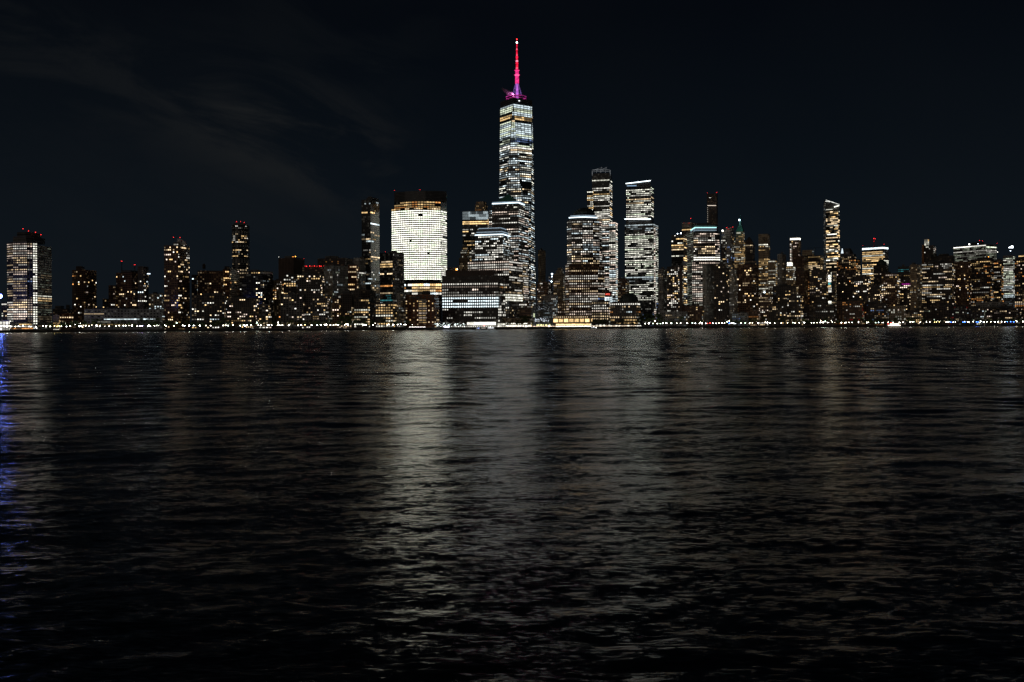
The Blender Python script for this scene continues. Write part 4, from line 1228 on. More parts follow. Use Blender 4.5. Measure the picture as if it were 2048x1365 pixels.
# ---- right-hand group
T('apartment_tower', 'dark apartment tower with a dim grey grid side right of the slanted-top tower', 1316, 1326, 1338, 538, 110, GC, St(.10, .3, 'wK', '01'), 3.2, 2.6, rh=1)
T('apartment_tower', 'dark apartment tower with two bright columns of square windows', 1334, 1356, 1366, 533, 90, DB, St(.42, .35, 'wWyWp', '2334', w=.6), 3.4, 3.4, rh=1, ex=[('balcony_column', 1358, 1364, 1365.5, 536, 640, 'slab_wall', None, -2, 6)])
T('office_block', 'dark office block with warm banded floors left of the pink-white cornice tower', 1343, 1367, 1375, 470, 330, DGL, [(478, St(.1, .4, 'w', '12')), (700, St(.6, .85, 'yKwy', '1334', w=.9, h=.5, rv=.5))], 4.2, 3.2, rh=0,
  bc=[(1355, 468, 'C', .9, 6, 2, 'roof_lamp'), (1362, 467, 'C', 1.1, 6, 2, 'roof_lamp'), (1350, 472, 'W', .6, 4, -2, 'roof_lamp')])
b = T('penthouse_tower', 'office tower with a pale lit penthouse and orange roof line', 1364, 1383, 1393, 456, 470, DG, [(462, St(.9, .9, 'yw', '23', w=.9)), (466, DARK), (700, St(.8, .85, 'ywK', '1233', w=.85, h=.45, rv=.3))], 4.0, 3.0, rh=0,
      ex=[('penthouse', 1364, 1383, 1393, 445, 455, 'pale_stone_wall', None, 1, 30), ('lit_cornice', 1363.5, 1383, 1386, 455.3, 457.2, PS, St(1, 1, 'o', '4', w=1, h=.8, fh=1.6, rv=0), -3, 3)])
b.beacon(1381.5, 437.5, r=1.1, dD=10); b.beacon(1367, 446, r=.4, dD=3); b.beacon(1378, 447, r=.5, dD=3)

D = sD(1405, 170)
b = Bld('bay_front_tower', 'office tower with a chamfered cool-lit cornice and pinkish window rows', 1405, D)
PK = St(.84, .84, 'pWpw', '1234', w=.6, h=.42, rv=.35)
b.prism('side_wall', [pl(1374, 500, D + 34), pl(1387, 500, D + 4)], at(1380, 463, D + 10).z, GZ, GC, St(.8, .75, 'gKg', '0112', w=.7, h=.4, rv=.3), 3.9, 3.0, back=[pl(1388, 500, D + 40), pl(1376, 500, D + 40)])
b.prism('upper_shaft', [pl(1387.2, 500, D + 3), pl(1396, 500, D), pl(1430, 500, D), pl(1440, 500, D + 6)], at(1405, 464.5, D).z, at(1405, 523, D).z, DG, [(511, PK), (515, St(.5, .7, 'W', '12')), (700, St(.97, .95, 'W', '44', w=.8, h=.5, rv=0))], 3.9, 3.0, back=[pl(1439, 500, D + 40), pl(1388.5, 500, D + 40)])
b.prism('lower_shaft', [pl(1384, 560, D - 2), pl(1430, 560, D - 3), pl(1443, 560, D + 5)], at(1405, 523, D).z + .05, GZ, DG, [(603, St(.82, .75, 'pWp', '1233', w=.6, h=.5, rv=.35)), (700, St(.6, .6, 'yK', '122', w=.5, h=.5))], 4.0, 3.2, back=[pl(1442, 560, D + 42), pl(1385, 560, D + 42)])
cor = [(1381.5, 463.5, 16), (1390, 458, 2), (1433, 458, 2)]
for dy, mt, th in ((0, CLd, .6), (-2.6, emis('cornice_teal', (.45, .95, .9), 1.9, nscale=.8, lo=.8, hi=1.2), .8), (3.2, CLd, .5)):
    for i in (0, 1):
        (xa, ya, da), (xb, yb, db) = cor[i], cor[i + 1]
        b.bar(at(xa, ya + dy, D + da), at(xb, yb + dy, D + db), th, mt)
b.prism('roof', [pl(1386, 455, D + 8), pl(1394, 455, D + 5), pl(1430, 455, D + 5), pl(1433, 455, D + 8)], at(1405, 450, D).z, at(1405, 464.4, D).z, 'dark_louvre_wall', None, back=[pl(1432, 455, D + 38), pl(1387, 455, D + 38)])
b.prism('roof_house', [pl(1394, 455, D + 10), pl(1424, 455, D + 10)], at(1405, 446, D).z, at(1405, 449.9, D).z, 'dark_louvre_wall', None, back=[pl(1423, 455, D + 30), pl(1395, 455, D + 30)])

b = T('thin_tower', 'very slim dark tower with a white line near its top and two red corner lights', 1413.5, 1433, 1435.5, 387.5, 800, DB, None, 3.6, 2.8, rh=0, dep=24,
      ex=[('lit_top', 1418, 1421, 1422, 394, 396, DB, St(1, 1, 'W', '4', w=.8, fh=1.6, rv=0), -3, 3)])
b.bar(at(1415, 411.5, b.D + 2 - 6), at(1432, 411.5, b.D - 4), .7, emis('line_warm', (1, .85, .7), 1.3), 'light_line')
for y in range(416, 446, 4):
    mb = MB(); mb.box(at(1415.3, y, b.D + 1), (1.0, .5, 1.6)); mb.build('corner_lamp', emis('corner_dim', (1, .9, .75), .6), b.root)
b.beacon(1414.5, 386.3, r=.8, dD=6); b.beacon(1433.5, 385.6, r=1.0, dD=4)

b = T('finned_tower', 'grey finned tower with red lights between the bay-front and the green spire towers', 1443, 1462, 1469, 462, 430, GC, St(.3, .5, 'WyKb', '0123', w=.6, h=.6), 4.4, 2.8, rh=0,
      ex=[('upper_tier', 1451, 1463, 1468, 456, 462.2, LAT, DARK, 3, 14)])
b.beacon(1453.5, 455.5, r=1.0, dD=6); b.beacon(1465.5, 454.5, r=1.0, dD=6); b.beacon(1456, 459, r=.6, dD=0); b.beacon(1461, 455, r=.5, dD=6)
b.beacon(1445.3, 462, 'W', r=2.0, st=12, dD=-3, name='flood_lamp')
T('apartment_block', 'yellow-lit narrow block left of the grey finned tower', 1442, 1451, 1453, 478, 360, DG, St(.5, .5, 'yKW', '123', w=.6), 4.2, 3.0, rh=0)

D = sD(1479, 560)
b = Bld('green_spire_tower', 'tower with a slender green copper pyramid roof lit from a white lamp at its tip', 1479, D)
GSP = St(.75, .5, 'yKy', '1223', w=.5, h=.55, rv=.2)
P0, C, P1, Q, zt = b.box('upper_shaft', 1472, 1486, 1489, 463, 480, TN, GSP, 4.1, 2.7, dep=24)
b.box('lower_shaft', 1468, 1487, 1491, 480, None, TN, GSP, 4.1, 2.7, D=D - 4, dep=28)
q = [P0, C, P1, Q]
frustum(b, 'pyramid_roof', q, shrink(q, .22), zt + .1, at(1479, 444, D).z, plain('floodlit_copper', (.06, .26, .21), .6))
frustum(b, 'roof_tip', shrink(q, .22), shrink(q, .01), at(1479, 444, D).z, at(1479, 429, D).z, COPPER)
b.beacon(1478.7, 440.5, 'C', r=1.7, st=7, dD=6, name='flood_lamp')
for i in range(3):
    p = at(1473 + i * 6, 461, D - 8)
    l_ = bpy.data.lights.new('roof_floodlight', 'POINT'); l_.energy = 260; l_.color = (.35, 1, .85); l_.shadow_soft_size = 1
    o = bpy.data.objects.new('roof_floodlight', l_); COL.objects.link(o); o.parent = b.root; o.location = p - b.root.location

b = T('pyramid_top_block', 'dark block with a stepped pyramid top right of the green spire tower', 1490, 1505, 1509.5, 488, 480, DB, [(492, St(.9, .8, 'Cw', '123', w=.7)), (700, St(.15, .3, 'pw', '01'))], 3.9, 2.8, rh=0,
      ex=[('upper_tier', 1491, 1503, 1507, 484, 488.1, 'slab_wall', None, 3, 16)])
P0, C, P1, Q, zt = b.box('roof', 1491.5, 1502, 1505, 481, 484.1, 'slab_wall', D=b.D + 5, dep=14)
q = [P0, C, P1, Q]
frustum(b, 'roof_peak', q, shrink(q, .1), zt + .05, at(1496, 473, b.D).z, ROOF)
b = T('banded_roof_block', 'dark block with a pinkish lit roof rim below the pyramid-topped block', 1489, 1511, 1513, 525, 300, DB, St(.3, .5, 'wy', '123'), 3.6, 3.0, rh=1,
      ex=[('lit_rim', 1490.5, 1511, 1512.5, 522.5, 524.8, TN, St(1, 1, 'pr', '33', w=1, h=.8, fh=1.6, rv=0), 0, 4)])

T('grid_tower', 'grey finned slab with a dim lattice face before the bay-front tower', 1405, 1413, 1428, 528, 105, LAT, St(.13, .2, 'gKw', '011', w=.4, h=.5), 3.3, 2.4, rh=0)
T('apartment_tower', 'dark apartment tower with scattered windows beside the grey finned slab', 1428, 1453, 1459, 527, 95, DB, HOME, 3.3, 3.2, rh=1)
T('grid_tower', 'dim grey grid tower between two dark apartment towers below the green spire', 1458, 1468, 1477, 538, 100, LAT, St(.2, .3, 'wWK', '0112', w=.45, h=.5), 3.3, 2.5, rh=1)
T('apartment_tower', 'broad dark apartment tower with columns of warm windows left of the stepped tan tower', 1474, 1503, 1518, 529, 90, BR, HOME, 3.3, 3.2, rh=2)
b = T('stepped_stone_tower', 'warm stepped tan stone tower with slotted dark top', 1517, 1536, 1540, 468, 470, TN, [(488, DARK), (493, St(.5, .9, 'KW', '34', w=.7)), (502, St(.6, .6, 'yK', '123', w=.5)), (517, DARK), (700, St(.75, .6, 'yyK', '1233', w=.5, h=.5, rv=.4))], 4.0, 2.9, rh=0,
      ex=[('lower_wing', 1517, 1551, 1554, 520, None, TN, St(.8, .7, 'yK', '1233', w=.5, h=.5, rv=.4), -6, 26), ('side_wing', 1539.5, 1552, 1554.5, 523, 560, TN, St(.5, .5, 'yK', '12'), 2, 20)])
mb = MB()
for x in (1524, 1528, 1532):
    mb.box(at(x, 479, b.D - 1), (1.1, 1.6, 10))
mb.build('dark_slots', ROOF, b.root)

T('pale_slab', 'tall pale tan slab with a column of small windows on its dark side', 1555, 1564, 1572, 508, 420, 'pale_stone_wall', St(.10, .3, 'Kw', '12', w=.4, h=.5), 3.6, 4.5, rh=1)
T('bright_topped_block', 'tan block with a brightly lit small roof colonnade', 1572, 1586, 1591, 532, 330, TN, [(560, St(.6, .6, 'KyW', '123')), (700, St(.3, .4, 'wy', '12'))], 4.0, 3.2, rh=0,
  ex=[('colonnade', 1574, 1583, 1585, 523.5, 532.2, PS, St(1, .9, 'KW', '445', w=.8, h=.8, rv=0, fh=4), 2, 10)])
b = T('white_crowned_tower', 'slim brown tower with a glaring white crown', 1579, 1597, 1602, 480, 560, BR, St(.22, .3, 'wyp', '123'), 3.8, 3.0, rh=0,
      ex=[('lit_crown', 1580, 1598, 1601, 474.5, 480.2, PS, St(1, .95, 'WC', '5', w=.75, h=.8, rv=0, fh=5.5, cw=2.6), 2, 12), ('corner_column', 1579.5, 1583, 1583.5, 486, 545, BR, St(.85, .1, 'WKp', '23', w=.6, h=.6, rv=0), -2, 4)])
mb = MB(); mb.tube(at(1590, 474, b.D + 8), at(1590, 461, b.D + 8), .5, .15); mb.build('mast', DMET, b.root)
T('brown_block', 'plain brown block with almost no windows lit below the white-crowned tower', 1588, 1608, 1617, 513, 410, 'brown_brick_wall', St(.06, .2, 'yw', '01'), 3.6, 3.0, rh=1)
b = T('office_block', 'office block with warm banded floors and a pale penthouse left of the wedge-topped tower', 1605, 1640, 1647, 511, 430, DB, [(516, St(.85, .8, 'pyw', '123', w=.8)), (521, St(.5, .7, 'yw', '123')), (534, St(.25, .6, 'wy', '123')), (540, St(.8, .8, 'yw', '233', w=.85)), (556, DARK), (700, St(.4, .5, 'yo', '123'))], 3.9, 3.0, rh=0,
      ex=[('penthouse', 1604, 1624, 1628, 500, 511.2, 'tan_stone_wall', None, 6, 16)])
mb = MB(); mb.tube(at(1614, 497, b.D + 9), at(1647, 495, b.D + 9), .3, n=4); mb.tube(at(1630, 511, b.D + 9), at(1630, 495, b.D + 9), .4, n=4); mb.build('crane_arm', DMET, b.root)

D = sD(1665, 600)
b = Bld('wedge_top_tower', 'tall tower with a slanted wedge crown and stacked warm floors', 1679, D)
WT = St(.66, .8, 'wyKw', '1334', w=.9, h=.55, rv=.5)
b.box('main_shaft', 1652, 1676, 1679, 421, None, DGL, WT, 4.1, 3.4, cap=.6, dep=28, th=22)
b.prism('side_wall', [pl(1647.5, 480, D + 22), pl(1651.6, 480, D + 2)], at(1650, 404, D).z, GZ, GC, St(.55, .3, 'WCK', '0012', w=.5, h=.5, rv=.2), 4.1, 3.0, back=[pl(1652, 480, D + 26)])
mb = MB()
f = [at(1652, 420.8, D + 1), at(1678.5, 420.8, D + 1), at(1678.5, 409, D + 1), at(1652, 400.5, D + 1)]
g_ = [p + Vector((1.5, 20, 0)) for p in f]
mb.face(f); mb.face(g_[::-1])
for i in range(4):
    mb.face([f[i], g_[i], g_[(i + 1) % 4], f[(i + 1) % 4]])
mb.build('wedge_crown', MATS['dark_louvre_wall'], b.root)
EDG = emis('wedge_edge', (.95, .97, .9), 1.1, nscale=.15, lo=.5, hi=1.6)
b.bar(f[3], f[2] + Vector((0, -.6, -.6)), .7, EDG, 'light_line')
b.bar(at(1668.5, 414.5, D - 2), at(1678, 411.5, D - 2), 1.2, emis('wedge_lamp', (1, 1, .85), 2.6), 'light_line')
b.bar(at(1651, 403, D - 1), at(1660, 404, D - 1), .7, EDG, 'light_line')
b.bar(at(1652, 420, D - 2), at(1665, 419, D - 2), .8, emis('wedge_line', (1, 1, .85), .9), 'light_line')

b = T('stair_lit_tower', 'dark slim tower with a broken column of large bright windows below the wedge-topped tower', 1655, 1669, 1673, 545, 200, DB, St(.1, .2, 'wy', '12'), 3.6, 3.2, rh=0,
      ex=[('lit_stair', 1656.5, 1662, 1662.5, 543, 613, DB, [(566, St(.95, 1, 'K', '34', w=.9, h=.8, rv=0, fh=5)), (578, St(.8, 1, 'yWt', '23', w=.9, h=.8, rv=0, fh=5)), (585, St(1, 1, 'W', '3', w=.9, h=.8, rv=0, fh=5)), (600, DARK), (612, St(1, 1, 'K', '4', w=.9, h=.85, rv=0, fh=5)), (700, DARK)], -3, 4)])
T('apartment_tower', 'nearly black apartment tower left of the broken column of bright windows', 1619, 1652, 1656, 539, 120, DB, St(.17, .3, 'wWpy', '1223'), 3.3, 3.2, rh=2)
b = T('peaked_apartment_tower', 'large apartment tower with a peaked roof beside a white roof lamp', 1673, 1712, 1721, 518, 150, DB, [(545, St(.5, .5, 'wyo', '1223')), (700, HOME)], 3.3, 3.3, rh=0,
      ex=[('upper_tier', 1681, 1706, 1712, 508, 518.2, DB, St(.4, .4, 'wy', '12'), 5, 20)])
P0, C, P1, Q, zt = b.box('roof', 1684, 1700, 1706, 504, 508.1, 'slab_wall', D=b.D + 8, dep=16)
q = [P0, C, P1, Q]
frustum(b, 'roof_peak', q, shrink(q, .62), zt + .05, at(1694, 496, b.D).z, ROOF)
mb = MB()
f = [at(1683, 507, b.D + 3), at(1687, 507, b.D + 3), at(1685, 497, b.D + 3)]
g_ = [p + Vector((0, 3, 0)) for p in f]
mb.face(f); mb.face(g_[::-1])
for i in range(3):
    mb.face([f[i], g_[i], g_[(i + 1) % 3], f[(i + 1) % 3]])
mb.build('roof_lamp', emis('lamp_cool_soft', (.8, .92, 1), 1.1), b.root)
T('apartment_block', 'dark apartment wing with bright window columns right of the peaked tower', 1708, 1737, 1742, 553, 120, DB, HOMEB, 3.3, 3.3, rh=1)

b = T('lit_parapet_tower', 'square office tower with a cool white parapet and a red mast light', 1724.5, 1766, 1776.5, 494, 520, DGL, [(498.5, St(1, 1, 'C', '44', w=.97, h=.85, rv=0, fh=4.6, cw=3.4)), (503, DARK), (512, St(.9, .9, 'yK', '233', w=.8, rv=0)), (700, St(.85, .85, 'yyK', '1334', w=.8, h=.5, rv=.3))], 4.2, 3.0, rh=0, cap=.2)
mb = MB()
for dx in (-1.5, 1.5):
    mb.tube(at(1748 + dx, 494, b.D + 14), at(1748 + dx * .7, 479, b.D + 14), .35, n=4)
for y in (491, 487, 483, 480):
    mb.tube(at(1746.7, y, b.D + 14), at(1749.3, y, b.D + 14), .3, n=4)
mb.build('mast', plain('red_mast', (.5, .04, .03), .6), b.root)
for x, y, r_ in ((1747.5, 477.5, 1.3), (1750.5, 478, 1.2), (1748, 483, .7), (1725.5, 491.5, .7), (1768, 489, .8)):
    b.beacon(x, y, r=r_, dD=13 if 1740 < x < 1755 else 3)
b = T('domed_dark_block', 'dark block with a small dome before the white-parapet tower', 1747, 1772, 1777, 531, 260, DB, [(548, DARK), (556, St(.6, .4, 'wp', '12')), (700, DARK)], 3.6, 3.2, rh=0)
dome(b, 1753, 1773, 520, 531, b.D + 22, CDM)
T('apartment_block', 'waterfront apartment block with bright mixed windows below the small dark dome', 1731, 1760, 1764, 570, 110, DB, HOMEB, 3.3, 3.2, rh=1)
T('apartment_tower', 'brown apartment tower with dense warm windows left of the magenta-lit block', 1763, 1794, 1800, 547, 120, BR, St(.5, .5, 'wyWp', '1233'), 3.4, 3.2, rh=2)
T('teal_block', 'dim block with teal-lit upper floors behind the magenta-lit block', 1796, 1818, 1823, 533, 420, DGL, St(.35, .8, 'tCg', '0112', w=.9, h=.35), 3.8, 3.2, rh=1)
T('magenta_lit_block', 'dark apartment block with one magenta-lit floor', 1796, 1822, 1826, 545, 150, DB, [(568, St(.4, .4, 'wWy', '123')), (571.6, St(.7, .8, 'm', '123', w=.9, rv=0)), (700, HOMEB)], 3.3, 3.2, rh=1)
T('apartment_tower', 'tan apartment tower with a dim grid of windows left of the lit-crown tower', 1820, 1834, 1844, 529, 130, TN, St(.22, .3, 'wyK', '0122', w=.5), 3.2, 2.7, rh=1)
b = T('lit_crown_tower', 'dark tower with a small amber-lit lantern crown', 1848, 1867, 1872, 491, 430, DB, St(.3, .2, 'WKp', '23', w=.5), 3.8, 3.2, rh=0,
      ex=[('lantern_crown', 1848.5, 1855.5, 1858, 478, 490.5, TN, St(1, .5, 'yK', '123', w=.5, h=.95, rv=0, fh=4.5, cw=2.2), -2, 8)])
mb = MB(); p = at(1846, 530, b.D + 6); q_ = at(1846, 490, b.D + 6); mb.box((p + q_) / 2, (3.5, 3, (q_ - p).z)); mb.build('stair_shaft', plain('amber_brick', (.35, .15, .05), .8), b.root)
T('long_apartment_slab', 'long dark apartment slab with many window rows below the amber lantern crown', 1843, 1904, 1910, 525, 140, DB, St(.42, .6, 'wyWwp', '1223', w=.7), 3.5, 3.3, rh=3, dep=40)
T('dark_block', 'unlit dark block behind the long apartment slab', 1850, 1905, 1910, 511, 330, DB, None, rh=2)
D = sD(1972, 560)
b = Bld('broad_office_block', 'broad office block with dense yellowish grid and two red roof lights', 1972, D)
P0, C, P1, Q, zt = b.box('wall', 1907, 1972, 1993, 489, None, 'dark_granite_wall', [(492, DARK), (496.5, St(.95, .95, 'WgK', '334', w=.95, h=.6, rv=0)), (501, St(.6, .7, 'g', '12')), (505, St(.97, .9, 'W', '23', w=.6, rv=0)), (700, St(.7, .7, 'gKg', '1122', w=.55, h=.5, rv=.3))], 4.0, 3.0, dep=46, cap=.5)
b.box('roof_house', 1942, 1962, 1968, 484, 489.2, 'dark_louvre_wall', D=D + 12, dep=12)
b.beacon(1959, 481.5, r=1.0, dD=14); b.beacon(1965, 482, r=1.0, dD=14); b.beacon(1994, 487, r=.8, dD=14); b.beacon(1938.5, 489, 'W', r=1.9, st=12, dD=2, name='flood_lamp'); b.beacon(1956, 488, 'C', r=.7, dD=2, name='flood_lamp')
T('brown_slab', 'tan-brown slab with sparse lights before the broad yellowish office block', 1909, 1937, 1943, 523, 160, BR, HOMES, 3.3, 3.0, rh=1)
T('apartment_block', 'black apartment block with pinkish windows before the broad yellowish office block', 1942, 1981, 1988, 517, 170, DB, St(.33, .55, 'wyoW', '123'), 3.4, 3.3, rh=2, bc=[(1977, 514, 'o', .9, 8, 4)])
T('apartment_block', 'dark apartment block with clustered orange-yellow windows left of the pale striped tower', 1984, 2003, 2007, 520, 210, DB, St(.5, .6, 'yyoW', '123', w=.7), 3.6, 3.2, rh=1)
b = T('striped_tower', 'pale tower with dense cool window rows beside a glaring white roof floodlight', 2006, 2026, 2031, 511, 300, GC, [(590, St(.85, .8, 'WCKg', '1223', w=.85, h=.45, rv=.3)), (596, St(.9, .9, 'C', '33')), (700, St(.3, .3, 'C', '01'))], 3.7, 2.8, rh=0)
mb = MB()
p = at(2022, 494.5, b.D + 8)
f = [p + Vector(q) for q in ((-5.5, 0, -1.8), (4.6, 0, -2.0), (4.6, 0, 2.6), (2, 0, 2.6))]
g_ = [p_ + Vector((0, 1.5, 0)) for p_ in f]
mb.face(f); mb.face(g_[::-1])
for i in range(4):
    mb.face([f[i], g_[i], g_[(i + 1) % 4], f[(i + 1) % 4]])
mb.build('flood_screen', emis('flood_screen', (.85, .93, 1), 7), b.root)  # glowing panel cut to the shape of the roof light's flare
mb = MB(); mb.tube(at(2022, 511, b.D + 9), at(2022, 496, b.D + 9), .6); mb.build('mast', DMET, b.root)
b.beacon(2021, 502, 'C', r=.9, dD=4, name='flood_lamp'); b.beacon(1995, 504.5, 'W', r=.8, dD=-4, name='flood_lamp')
T('apartment_tower', 'dark apartment tower at the far right edge with clusters of orange windows', 2029, 2056, 2062, 516, 160, DB, St(.34, .5, 'yowp', '123'), 3.5, 3.2, rh=1)
T('yellow_topped_block', 'block with a bright yellow top floor at the far right edge behind', 2037, 2065, 2070, 509, 380, TN, [(513, St(1, 1, 'y', '34', w=.95, rv=0)), (700, St(.2, .3, 'y', '12'))], 3.8, 3.2, rh=0)

# front low rises on the right
T('low_building', 'long low grey block below the pink-white cornice tower', 1326, 1372, 1376, 623, 60, GC, St(.12, .4, 'wgC', '0012'), 3.4, 3.6, rh=1)
T('low_building', 'low dark grey-blue block with tall dim windows left of the steaming roof', 1464, 1494, 1497, 626, 50, GC, St(.25, .4, 'CbW', '001', h=.6), 3.6, 3.0, rh=1)
T('low_building', 'low brick block with orange window rows below the broad dark apartment tower', 1494, 1517, 1520, 622, 55, BR, [(627, DARK), (636, St(.9, .9, 'op', '112', w=.7)), (700, St(.3, .3, 'w', '12'))], 3.6, 3.0, rh=0)
b = T('brown_block', 'brown block with a steaming lit roof below the stepped tan tower', 1517, 1540, 1545, 589, 95, BR, St(.35, .4, 'wpW', '1233'), 3.4, 3.2, rh=1)
b.beacon(1529, 585, 'C', r=1.1, st=5, dD=10, name='flood_lamp')  # glowing ball stands in for the white glow of steam on this roof
T('apartment_block', 'dark waterfront block with a bright roof lamp row right of the steaming roof', 1545, 1592, 1597, 572, 110, DB, [(578, St(.35, .6, 'KwW', '234')), (700, HOMES)], 3.3, 3.2, rh=2)
T('apartment_block', 'waterfront block with sets of bright windows at its middle, below the plain brown block', 1574, 1601, 1606, 590, 70, DB, St(.42, .5, 'WyKw', '1233'), 3.4, 3.2, rh=1)
T('low_building', 'low dark waterfront block left of the sets of bright windows', 1537, 1571, 1574, 611, 65, DB, St(.3, .4, 'ywW', '123'), 3.3, 3.1, rh=1)
T('apartment_block', 'dark waterfront block below the nearly black apartment tower', 1606, 1668, 1674, 608, 70, DB, St(.15, .3, 'wWp', '012'), 3.3, 3.1, rh=2)
T('apartment_block', 'low waterfront block with reddish specks below the peaked tower', 1674, 1724, 1729, 602, 70, BR, St(.22, .3, 'woWr', '0122'), 3.3, 3.1, rh=2)
T('apartment_block', 'low dim waterfront block with orange specks below the bright mixed windows', 1729, 1772, 1777, 607, 60, DB, St(.25, .35, 'owWb', '0122'), 3.3, 3.1, rh=2)
T('low_building', 'tan low building with a few tall white windows', 1777, 1808, 1812, 612, 60, TN, St(.3, .2, 'WKp', '0123', w=.5, h=.75), 4.2, 4.0, rh=1)
T('apartment_block', 'waterfront block with stacked yellow windows right of the tall white windows', 1812, 1843, 1847, 620, 55, DB, St(.5, .55, 'ywK', '1233'), 3.2, 3.2, rh=1)
T('apartment_block', 'dark waterfront block with a few reddish and green windows below the long slab', 1847, 1928, 1934, 612, 60, DB, St(.17, .3, 'wKgr', '0122'), 3.3, 3.2, rh=3)
T('terrace_building', 'long flat grey building with a pale parapet below the pinkish-window block', 1951, 2004, 2009, 604, 110, GC, [(609, DARK), (613, St(.3, .4, 'K', '01')), (700, DARK)], 3.6, 3.2, rh=1)
T('apartment_block', 'waterfront block with cool and yellow windows left of the blue shore lights', 1930, 1968, 1972, 616, 55, DB, St(.3, .4, 'KwCg', '0123'), 3.2, 3.1, rh=2)
T('apartment_block', 'waterfront block with dense window specks above the blue shore lights', 1970, 2040, 2046, 616, 50, DB, St(.36, .4, 'wWKp', '0123'), 3.2, 3.1, rh=3)
T('low_building', 'dark low building at the far right end of the shore', 2044, 2085, 2090, 612, 60, DB, St(.3, .4, 'wo', '012'), 3.2, 3.1, rh=1)
T('apartment_block', 'dim waterfront block under the dark tower with two bright columns', 1342, 1404, 1408, 612, 70, BR, St(.18, .3, 'yKwC', '0123'), 3.4, 3.2, rh=2)

# left edge flood light on its mast, mostly out of the frame
fl = empty('floodlight_mast', (*pl(-1, 652, sD(0, 25)), GZ), 'tall mast with a glaring blue-white floodlight at the left edge', 'floodlight')
D = sD(0, 25)
mb = MB(); mb.tube(Vector((fl.location.x, fl.location.y, GZ)), at(-1, 597, D), .5, .25, n=8); mb.build('pole', DMET, fl)
mb = MB(); mb.ball(at(-1, 593, D), 3.0, n=10, h=6, sz=.9); mb.build('lamp_head', emis('flood_blue', (.14, .22, 1), 65, sample=True), fl)
# ------------------------------------------------------------ promenade lamps
def lamp_mesh(name, col, st, r):
    mb = MB()
    mb.tube((0, 0, 0), (0, 0, 4.2), .10, .07, n=6, mi=0)
    mb.box((0, 0, .2), (.45, .45, .4), 0)
    mb.tube((0, 0, 4.15), (0, 0, 4.35), .2, .25, n=6, mi=0)
    mb.ball((0, 0, 4.35 + r * .8), r, 1, n=8, h=4)
    mb.tube((0, 0, 4.35 + r * 1.7), (0, 0, 4.35 + r * 2.1), .25, .05, n=6, mi=0)
    me = bpy.data.meshes.new(name)
    me.from_pydata(mb.v, [], mb.f)
    me.materials.append(DMET)
    me.materials.append(emis('lamp_' + name, col, st, sample=True))
    me.polygons.foreach_set('material_index', mb.m)
    return me


LK = {'W': ('white', (1, .96, .84), 30, .42), 'K': ('cream', (1, .88, .62), 26, .40), 'C': ('cool', (.78, .95, 1), 30, .42), 'g': ('greenish', (.72, 1, .78), 24, .42),
      'B': ('blue', (.05, .16, 1), 34, .5), 'y': ('yellow', (1, .75, .25), 22, .38), 'S': ('small', (1, .93, .8), 16, .28), 'r': ('red', (1, .08, .06), 22, .35), 'X': ('large', (1, .97, .86), 42, .62), 'v': ('violet', (.62, .45, 1), 30, .5)}
LM = {k: lamp_mesh(v[0], v[1], v[2] * .9, v[3] * 1.1) for k, v in LK.items()}
LABEL = {'W': 'white globe street lamp on the riverside promenade', 'K': 'cream globe street lamp on the riverside promenade', 'C': 'cool white globe street lamp on the riverside promenade',
         'g': 'greenish white globe street lamp on the riverside promenade', 'B': 'deep blue lamp on the far right stretch of the promenade', 'y': 'yellow globe street lamp on the riverside promenade',
         'S': 'small faint street lamp on the riverside promenade', 'r': 'small red lamp on the riverside promenade', 'X': 'extra bright white street lamp on the riverside promenade', 'v': 'violet tinted lamp on the left stretch of the promenade'}


def lamp(px, kind, back=7.0, up=0.0):
    p = sh(px, back)
    o = bpy.data.objects.new('street_lamp', LM[kind])
    o.location = (p.x, p.y, GZ)
    k = 1.0 + up
    o.scale = (1, 1, k)
    COL.objects.link(o)
    tag(o, LABEL[kind], 'street lamp', LABEL[kind].replace('street lamp', 'street lamps').replace(' lamp ', ' lamps '))


